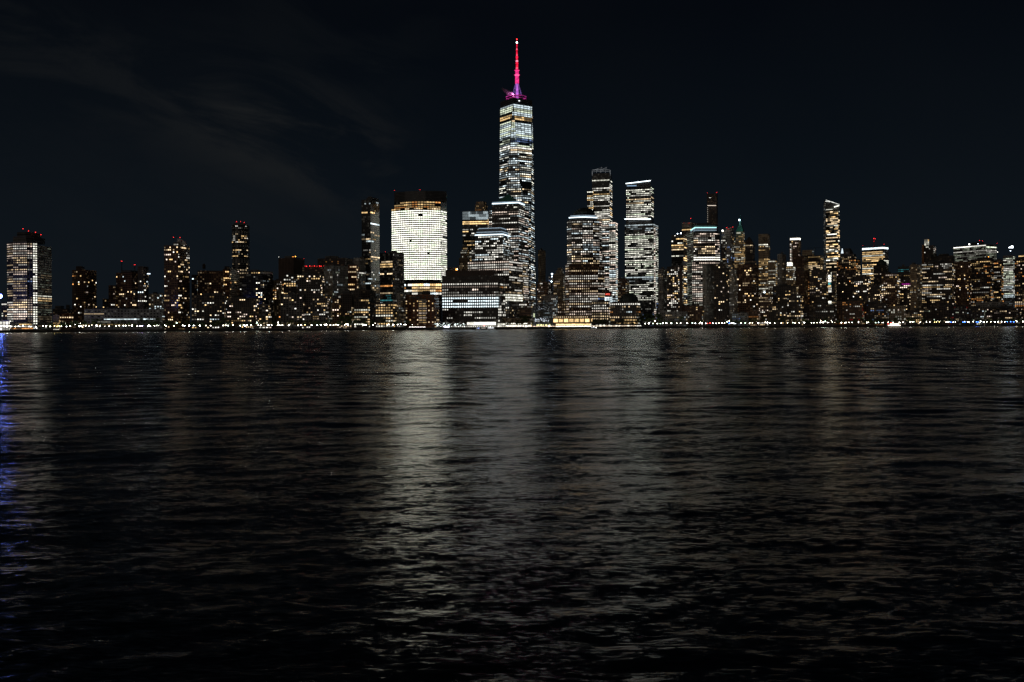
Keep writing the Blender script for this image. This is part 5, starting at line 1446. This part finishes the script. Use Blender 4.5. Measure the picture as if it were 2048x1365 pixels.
rnd = random.Random(11)
KNOWN = [(8, 'W'), (14, 'X'), (22, 'W'), (30, 'K'), (38, 'W'), (47, 'X'), (58, 'W'), (63, 'K'), (72, 'W'), (86, 'K'), (92, 'X'), (100, 'W'), (108, 'y'), (114, 'y'), (119, 'y'), (123, 'K'), (132, 'W'), (141, 'K'), (158, 'X'), (163, 'W'), (172, 'K'), (178, 'W'), (194, 'X'), (200, 'W'),
         (219, 'W'), (232, 'K'), (239, 'K'), (246, 'C'), (252, 'W'), (258, 'S'), (265, 'X'), (275, 'W'), (281, 'v'), (284, 'v'), (297, 'X'), (300, 'W'), (308, 'W'), (314, 'S'), (330, 'W'), (332, 'K'), (349, 'K'), (365, 'W'), (369, 'C'), (378, 'X'), (387, 'C'), (400, 'X'), (413, 'K'), (422, 'W'),
         (446, 'W'), (450, 'K'), (456, 'W'), (467, 'X'), (480, 'C'), (487, 'g'), (490, 'X'), (494, 'W'), (502, 'W'), (516, 'W'), (521, 'W'), (536, 'X'), (538, 'C'), (543, 'W'), (557, 'K'), (565, 'W'), (578, 'X'), (596, 'K'), (602, 'W'), (610, 'y'), (624, 'W'), (634, 'C'), (641, 'X'), (648, 'W'), (653, 'X'), (660, 'W'), (667, 'W'), (672, 'K'),
         (676, 'W'), (690, 'W'), (696, 'X'), (710, 'W'), (726, 'X'), (733, 'g'), (746, 'W'), (774, 'K'), (778, 'W'), (787, 'X'), (795, 'W'), (801, 'C'), (808, 'W'), (812, 'W'), (1290, 'W'), (1298, 'X'), (1306, 'g'), (1314, 'W'), (1320, 'g'), (1326, 'C'), (1333, 'X'), (1341, 'W'), (1343, 'g'), (1353, 'K'), (1362, 'W'), (1373, 'X'),
         (1385, 'g'), (1391, 'C'), (1399, 'W'), (1405, 'X'), (1411, 'C'), (1414, 'r'), (1420, 'r'), (1425, 'C'), (1431, 'W'), (1438, 'K'), (1444, 'W'), (1449, 'K'), (1458, 'B'), (1462, 'W'), (1466, 'C'), (1470, 'C'), (1481, 'W'), (1490, 'g'), (1499, 'W'), (1505, 'K'), (1517, 'X'), (1535, 'X'), (1540, 'W'), (1549, 'W'), (1562, 'W'), (1576, 'K'),
         (1590, 'W'), (1598, 'W'), (1609, 'X'), (1623, 'W'), (1628, 'W'), (1634, 'K'), (1641, 'W'), (1647, 'X'), (1655, 'W'), (1664, 'W'), (1682, 'X'), (1689, 'W'), (1697, 'K'), (1705, 'g'), (1718, 'W'), (1733, 'X'), (1737, 'K'), (1751, 'g'), (1758, 'C'), (1766, 'W'), (1777, 'K'), (1781, 'r'), (1787, 'g'), (1798, 'W'), (1806, 'W'),
         (1822, 'X'), (1826, 'K'), (1840, 'W'), (1853, 'W'), (1859, 'W'), (1869, 'y'), (1873, 'y'), (1879, 'y'), (1892, 'W'), (1896, 'X'), (1901, 'B'), (1906, 'W'), (1911, 'C'), (1926, 'B'), (1929, 'B'), (1935, 'W'), (1938, 'W'), (1946, 'W'), (1954, 'B'), (1957, 'B'), (1961, 'K'), (1968, 'X'), (1974, 'W'), (1981, 'W'), (1983, 'K'), (1990, 'X'),
         (1996, 'W'), (2003, 'W'), (2010, 'W'), (2015, 'B'), (2021, 'B'), (2028, 'B'), (2035, 'W'), (2046, 'X'), (2056, 'W')]
for px, k in KNOWN:
    lamp(px + rnd.uniform(-1, 1), k, rnd.uniform(3, 16), rnd.uniform(-.08, .12))
for i in range(85):
    px = rnd.uniform(0, 2048)
    if 825 < px < 1280:
        continue
    lamp(px, rnd.choice('SSSKSWg'), rnd.uniform(14, 46), rnd.choice((0, .1, .3, .5, .8)))

# bollards added in place of the quay's light trail, and cove lights by the marina
def bollard_mesh(name, col, st, r=.3):
    mb = MB()
    mb.tube((0, 0, 0), (0, 0, .9), .12, .12, n=6, mi=0)
    mb.tube((0, 0, .9), (0, 0, 1.45), r, r * .9, n=8, mi=1)
    mb.tube((0, 0, 1.45), (0, 0, 1.55), r * 1.1, r * .4, n=8, mi=0)
    me = bpy.data.meshes.new(name)
    me.from_pydata(mb.v, [], mb.f)
    me.materials.append(DMET); me.materials.append(emis('bollard_' + name, col, st, sample=True))
    me.polygons.foreach_set('material_index', mb.m)
    return me
BO = {'p': bollard_mesh('bollard_pale', (1, .80, .58), 5), 'w': bollard_mesh('bollard_white', (1, .95, .85), 7, .38)}
for px, k in [(x, 'p') for x in np.arange(1066, 1272, 1.9)] + [(x, 'w') for x in np.arange(819, 852, 2.1)] + [(x, 'w') for x in np.arange(1272, 1284, 2.4)] + [(x, 'w') for x in np.arange(1016, 1064, 3.1)]:
    p = sh(px + rnd.uniform(-.3, .3), 1.6)
    o = bpy.data.objects.new('bollard_lamp', BO[k])
    o.location = (p.x, p.y, GZ)
    o.scale = (1, 1, rnd.uniform(.9, 1.15))
    COL.objects.link(o)
    lab = {'p': 'low peach bollard light in the string along the gold-lit quay', 'w': 'low white bollard light at the edge of the promenade'}[k]
    tag(o, lab, 'bollard light', lab.replace('light ', 'lights ', 1))

# ------------------------------------------------------------ trees along the promenade
leafm = {}
for i, c in enumerate(((.05, .08, .02), (.07, .09, .025), (.10, .07, .02))):
    m, t = newmat('leaves_%s' % 'abc'[i])
    g = nd(t, 'ShaderNodeNewGeometry')
    n = nd(t, 'ShaderNodeTexNoise', ins={'Vector': g.outputs['Position'], 'Scale': .9, 'Detail': 2.0})
    k = nd(t, 'ShaderNodeMapRange', ins={0: n.outputs[0], 1: .3, 2: .7, 3: .5, 4: 1.5}).outputs[0]
    cc_ = nd(t, 'ShaderNodeVectorMath', operation='SCALE', ins={0: c, 3: k})
    bs = nd(t, 'ShaderNodeBsdfPrincipled', ins={'Base Color': cc_.outputs[0], 'Roughness': .8})
    nd(t, 'ShaderNodeOutputMaterial', ins={0: bs.outputs[0]})
    leafm[i] = m
BARK = plain('bark', (.06, .045, .03), .95)


def tree_meshes(seed, h, w, lm):
    r = random.Random(seed)
    tb = MB()
    tb.tube((0, 0, 0), (0, 0, h * .5), .22, .13, n=6)
    cen = []
    for i in range(7):
        a_ = i * 2.4 + r.random()
        e = Vector((math.cos(a_) * w * r.uniform(.25, .42), math.sin(a_) * w * r.uniform(.25, .42), h * r.uniform(.52, .9)))
        tb.tube((0, 0, h * r.uniform(.3, .48)), e, .09, .03, n=4)
        cen.append(e)
    cen.append(Vector((0, 0, h * .92)))
    me1 = bpy.data.meshes.new('trunk')
    me1.from_pydata(tb.v, [], tb.f); me1.materials.append(BARK)
    v, f = [], []
    for i in range(420):
        c = r.choice(cen)
        d_ = Vector((r.gauss(0, 1), r.gauss(0, 1), r.gauss(0, .8))); d_ = d_.normalized() * (r.random() ** .4) * w * .24
        p = c + d_
        u_ = Vector((r.gauss(0, 1), r.gauss(0, 1), r.gauss(0, 1))).normalized()
        w_ = u_.orthogonal().normalized() * r.uniform(.22, .42)
        u_ *= r.uniform(.3, .55)
        b0 = len(v)
        v += [tuple(p - u_), tuple(p - w_), tuple(p + u_), tuple(p + w_)]
        f.append((b0, b0 + 1, b0 + 2, b0 + 3))
    me2 = bpy.data.meshes.new('crown')
    me2.from_pydata(v, [], f); me2.materials.append(leafm[lm])
    return me1, me2


TP = [tree_meshes(1, 9, 7, 0), tree_meshes(2, 11, 8, 1), tree_meshes(3, 7.5, 6, 2), tree_meshes(5, 12.5, 8, 0)]
TLAB = ['dark green round tree behind the promenade lamps', 'taller olive green tree behind the promenade lamps', 'small brownish tree behind the promenade lamps', 'tall dark green tree behind the promenade lamps']
def tree(px, back, k, s=1.0):
    p = sh(px, back)
    o = empty('tree', p, TLAB[k], 'tree', TLAB[k].replace('tree', 'trees'))
    o.rotation_euler = (0, 0, rnd.uniform(0, 6.28)); o.scale = (s, s, s)
    for nm, me in zip(('trunk', 'crown'), TP[k]):
        c = bpy.data.objects.new(nm, me); c.parent = o; COL.objects.link(c)
px = 100
while px < 2060:
    if not (815 < px < 1000 or 1066 < px < 1185):
        tree(px, rnd.uniform(18, 34), rnd.choice((0, 0, 1, 2, 3)), rnd.uniform(.85, 1.25))
    px += rnd.uniform(7, 13)
for px in (1280, 1290, 1296, 1302, 1313, 1319, 686, 694, 700, 1044, 1049, 1056):
    tree(px, 30, 3, 1.35 if px < 1100 else 1.6)

# ------------------------------------------------------------ ferry landing with tent roofs
D = sD(905, -14)
fx, fy = pl(905, 652, D)
ft_ = empty('ferry_landing', (fx, fy, 0), 'floating ferry landing with white tent roofs before the black office block', 'ferry landing')
s_ = D / F
mb = MB(); mb.box((fx, fy, .7), (76 * s_, 12, 1.8)); mb.build('barge', CONC, ft_)
FAB = plain('tent_fabric', (.78, .78, .76), .6)
mb = MB()
def tent(xa, xb, ytop, ybase, n=2):
    w = (xb - xa) / n
    for k in range(n):
        a_, c_ = xa + k * w, xa + (k + 1) * w
        z0, z1 = at(a_, ybase, D).z, at((a_ + c_) / 2, ytop, D).z
        A_ = [(pl(a_, 650, D)[0], fy - 6), (pl(c_, 650, D)[0], fy - 6), (pl(c_, 650, D)[0], fy + 6), (pl(a_, 650, D)[0], fy + 6)]
        cx = (A_[0][0] + A_[1][0]) / 2
        for i in range(4):
            p, q = A_[i], A_[(i + 1) % 4]
            for j in range(4):      # sagging panels
                t0, t1 = j / 4, (j + 1) / 4
                f_ = lambda t: t ** 1.6
                P = lambda u, t: ((p[0] + (q[0] - p[0]) * u) * (1 - t) + cx * t, (p[1] + (q[1] - p[1]) * u) * (1 - t) + fy * t, z0 + (z1 - z0) * f_(t))
                mb.face([P(0, t0), P(1, t0), P(1, t1), P(0, t1)])
tent(872, 900, 641.5, 646)
tent(900, 928, 643, 647.5)
mb.build('tent_roof', FAB, ft_)
mb = MB()
for x in range(872, 930, 7):
    for yy in (-5.5, 5.5):
        q = pl(x, 650, D)
        mb.tube((q[0], fy + yy, 1.6), (q[0], fy + yy, at(x, 647, D).z), .16, n=5)
mb.build('roof_posts', DMET, ft_)
mb = MB()
for i in range(70):
    x = rnd.uniform(868, 930)
    q = at(x, rnd.uniform(646.5, 654.0), D - 4 + rnd.uniform(-1, 8))
    mb.ball(q, rnd.choice((.16, .22, .3)), n=5, h=3)
mb.build('deck_lights', emis('deck_lights', (.85, 1, .95), 9, sample=True), ft_)
mb = MB(); mb.box(at(894, 654, D - 7), (7, .4, 2.0)); mb.box(at(889, 653.5, D - 7), (3, .4, 1.4)); mb.build('ticket_window', emis('ticket_window', (.75, .82, 1), 3), ft_)

# ------------------------------------------------------------ boats
def boat(name, label, px, py_unused, off, L, W, H, decks, hullmat, litmat, cat='boat', lights=(), mast=0):
    D = sD(px, off)
    x, y = pl(px, 652, D)
    o = empty(name, (x, y, 0), label, cat)
    mb = MB()
    st_ = []
    for t, k in ((-.5, .75), (-.3, 1), (.1, 1), (.35, .7), (.5, .05)):
        st_.append((x + t * L, W / 2 * k, H * (1 + max(0, t) * .5)))
    for a_, c_ in zip(st_, st_[1:]):
        for s2 in (-1, 1):
            q = [(a_[0], y + s2 * a_[1] * .6, -.4), (c_[0], y + s2 * c_[1] * .6, -.4), (c_[0], y + s2 * c_[1], c_[2]), (a_[0], y + s2 * a_[1], a_[2])]
            mb.face(q if s2 < 0 else q[::-1])
        mb.face([(a_[0], y - a_[1], a_[2]), (c_[0], y - c_[1], c_[2]), (c_[0], y + c_[1], c_[2]), (a_[0], y + a_[1], a_[2])])
    a_ = st_[0]
    mb.face([(a_[0], y + a_[1], a_[2]), (a_[0], y + a_[1] * .6, -.4), (a_[0], y - a_[1] * .6, -.4), (a_[0], y - a_[1], a_[2])])
    mb.build('hull', hullmat, o)
    z = H
    for d_ in range(decks):
        l_ = L * (.72 - .2 * d_); cx = x - L * .08 + (d_ * L * .02)
        mb = MB(); mb.box((cx, y, z + 1.15), (l_, W * (.78 - .12 * d_), 2.2)); mb.box((cx, y, z + 2.35), (l_ * 1.04, W * (.84 - .12 * d_), .2))
        mb.build('cabin', WHITE, o)
        mb = MB()
        n = max(3, int(l_ / 1.8))
        for i in range(n):
            mb.box((cx - l_ / 2 + (i + .5) * l_ / n, y - W * (.39 - .06 * d_) - .05, z + 1.3), (l_ / n * .8, .08, 1.0))
        mb.build('window_band', litmat, o)
        z += 2.45
    if mast:
        mb = MB(); mb.tube((x, y, z), (x, y, z + mast), .12, .05, n=5); mb.build('mast', WHITE, o)
    for lx, lz, c in lights:
        mb = MB(); mb.ball((x + lx, y - W * .3, lz), .42, n=6, h=4)
        mb.build('navigation_light', emis('nav_' + c, {'w': (1, .97, .9), 'r': (1, .04, .05), 'b': (.1, .25, 1), 'g': (.2, 1, .5)}[c], 14, sample=True), o)
    return o
boat('ferry', 'low passenger ferry with a bright cream window band off the right shore', 1790, 652, -60, 30, 7, 1.4, 2, plain('ferry_hull', (.12, .12, .13), .4), emis('ferry_windows', (1, .88, .68), 4.5), 'ferry', [(-13, 5.5, 'r'), (8, 7.2, 'w')])
boat('motor_yacht', 'white motor yacht with white lights moored by the marina', 983, 652, -12, 13, 4, 1.2, 1, WHITE, emis('yacht_windows', (.9, .95, 1), 1.5), 'boat', [(-2, 3.6, 'w'), (3, 2.4, 'w')], 3)
boat('motor_boat', 'small dark boat showing a red light before the black office block', 968, 652, -14, 9, 3.4, 1.0, 1, plain('navy_hull', (.03, .035, .05), .4), emis('boat_windows', (.9, .8, .7), .5), 'boat', [(0, 6.0, 'r')], 2.5)
boat('motor_boat', 'small launch showing a blue light by the ferry landing', 957, 652, -16, 7, 2.6, .8, 1, WHITE, emis('boat_windows2', (.6, .7, 1), .6), 'boat', [(0, 2.2, 'b')])
boat('patrol_boat', 'small boat with one white light off the gold-lit quay', 1187, 652, -12, 9, 3, 1.0, 1, plain('grey_hull', (.2, .2, .22), .4), emis('boat_windows3', (.9, .95, 1), .8), 'boat', [(0, 3.6, 'w'), (4, 1.8, 'w')], 2)

# marina office: glass pavilion left of gold promenade
for px, l_ in ((1052, 'small kiosk with a bright cream doorway before the arched glass hall'), (1098, 'small kiosk with a white lit counter right of the arched glass hall')):
    D = sD(px, 22); x, y = pl(px, 650, D)
    o = empty('kiosk', (x, y, GZ), l_, 'kiosk')
    mb = MB(); mb.box((x, y, GZ + 1.6), (5, 4, 3.2)); mb.build('wall', GCm if False else CONC, o)
    mb = MB(); mb.box((x, y, GZ + 3.35), (6, 5, .3)); mb.build('roof', ROOF, o)
    mb = MB(); mb.box((x, y - 2.05, GZ + 1.5), (3.4, .1, 2.2)); mb.build('counter_window', emis('kiosk_light', (1, .93, .75), 4), o)

# gold strip of the quay restaurants left of the hall
T('quay_restaurant', 'single-storey row of gold-lit restaurants left of the arched glass hall', 1012, 1062, 1063, 643.5, 24, TN, St(.9, .7, 'yKy', '3445', w=.7, h=.6, rv=0, fh=3.2, cw=2.6), 3.2, 2.6, rh=0, dep=8)
T('quay_pavilion', 'single-storey white-lit glass pavilion at the water right of the black office block', 995, 1010, 1012, 645, 26, PS, St(.7, .5, 'KW', '234', w=.7, h=.6, rv=0, fh=3.0, cw=2.6), 3.0, 2.6, rh=0, dep=8)
T('quay_restaurant', 'low white-lit hall at the water at the far left, below the floodlight', -8, 18, 19, 640.5, 35, PS, St(.8, .7, 'KW', '2344', w=.8, h=.7, rv=0, fh=4.2, cw=3.6), 4.2, 3.6, rh=0, dep=8)
T('quay_hall', 'low waterside hall with one long orange-lit canopy under the broad office tower', 22, 64, 66, 645, 24, DG, [(649, St(.6, .8, 'WKb', '234', w=.9, h=.6, rv=0, fh=2.6)), (700, St(.8, .9, 'oyW', '123', w=.9, h=.5, rv=0, fh=2.6))], 2.6, 3.0, rh=0, dep=8)

# red letters on the block behind the domed tower (a shop sign)
sgn = Bld('sign_block', 'small dark block carrying short red letters right of the domed tower', 1215, sD(1215, 330))
sgn.box('wall', 1209, 1222, 1224, 584, None, DB, [(592, DARK), (598, St(.95, .9, 'C', '344', w=.8, h=.7, rv=0, fh=4))], 4, 3.2)
tc_ = bpy.data.curves.new('sign_letters', 'FONT')
tc_.body = 'APG'
tc_.size = 4.6; tc_.extrude = .15; tc_.align_x = 'CENTER'
to = bpy.data.objects.new('sign_letters', tc_)
me = bpy.data.meshes.new_from_object(to)
bpy.data.objects.remove(to)
me.materials.clear(); me.materials.append(emis('sign_red', (1, .12, .08), 2.2))
to = bpy.data.objects.new('sign_letters', me)
to.parent = sgn.root
to.location = at(1215.3, 590.5, sgn.D - 1.2) - sgn.root.location
to.rotation_euler = (R(90), 0, 0)
COL.objects.link(to)

# ------------------------------------------------------------ steam drifting off the ring of the tallest tower
finish_windows(100)
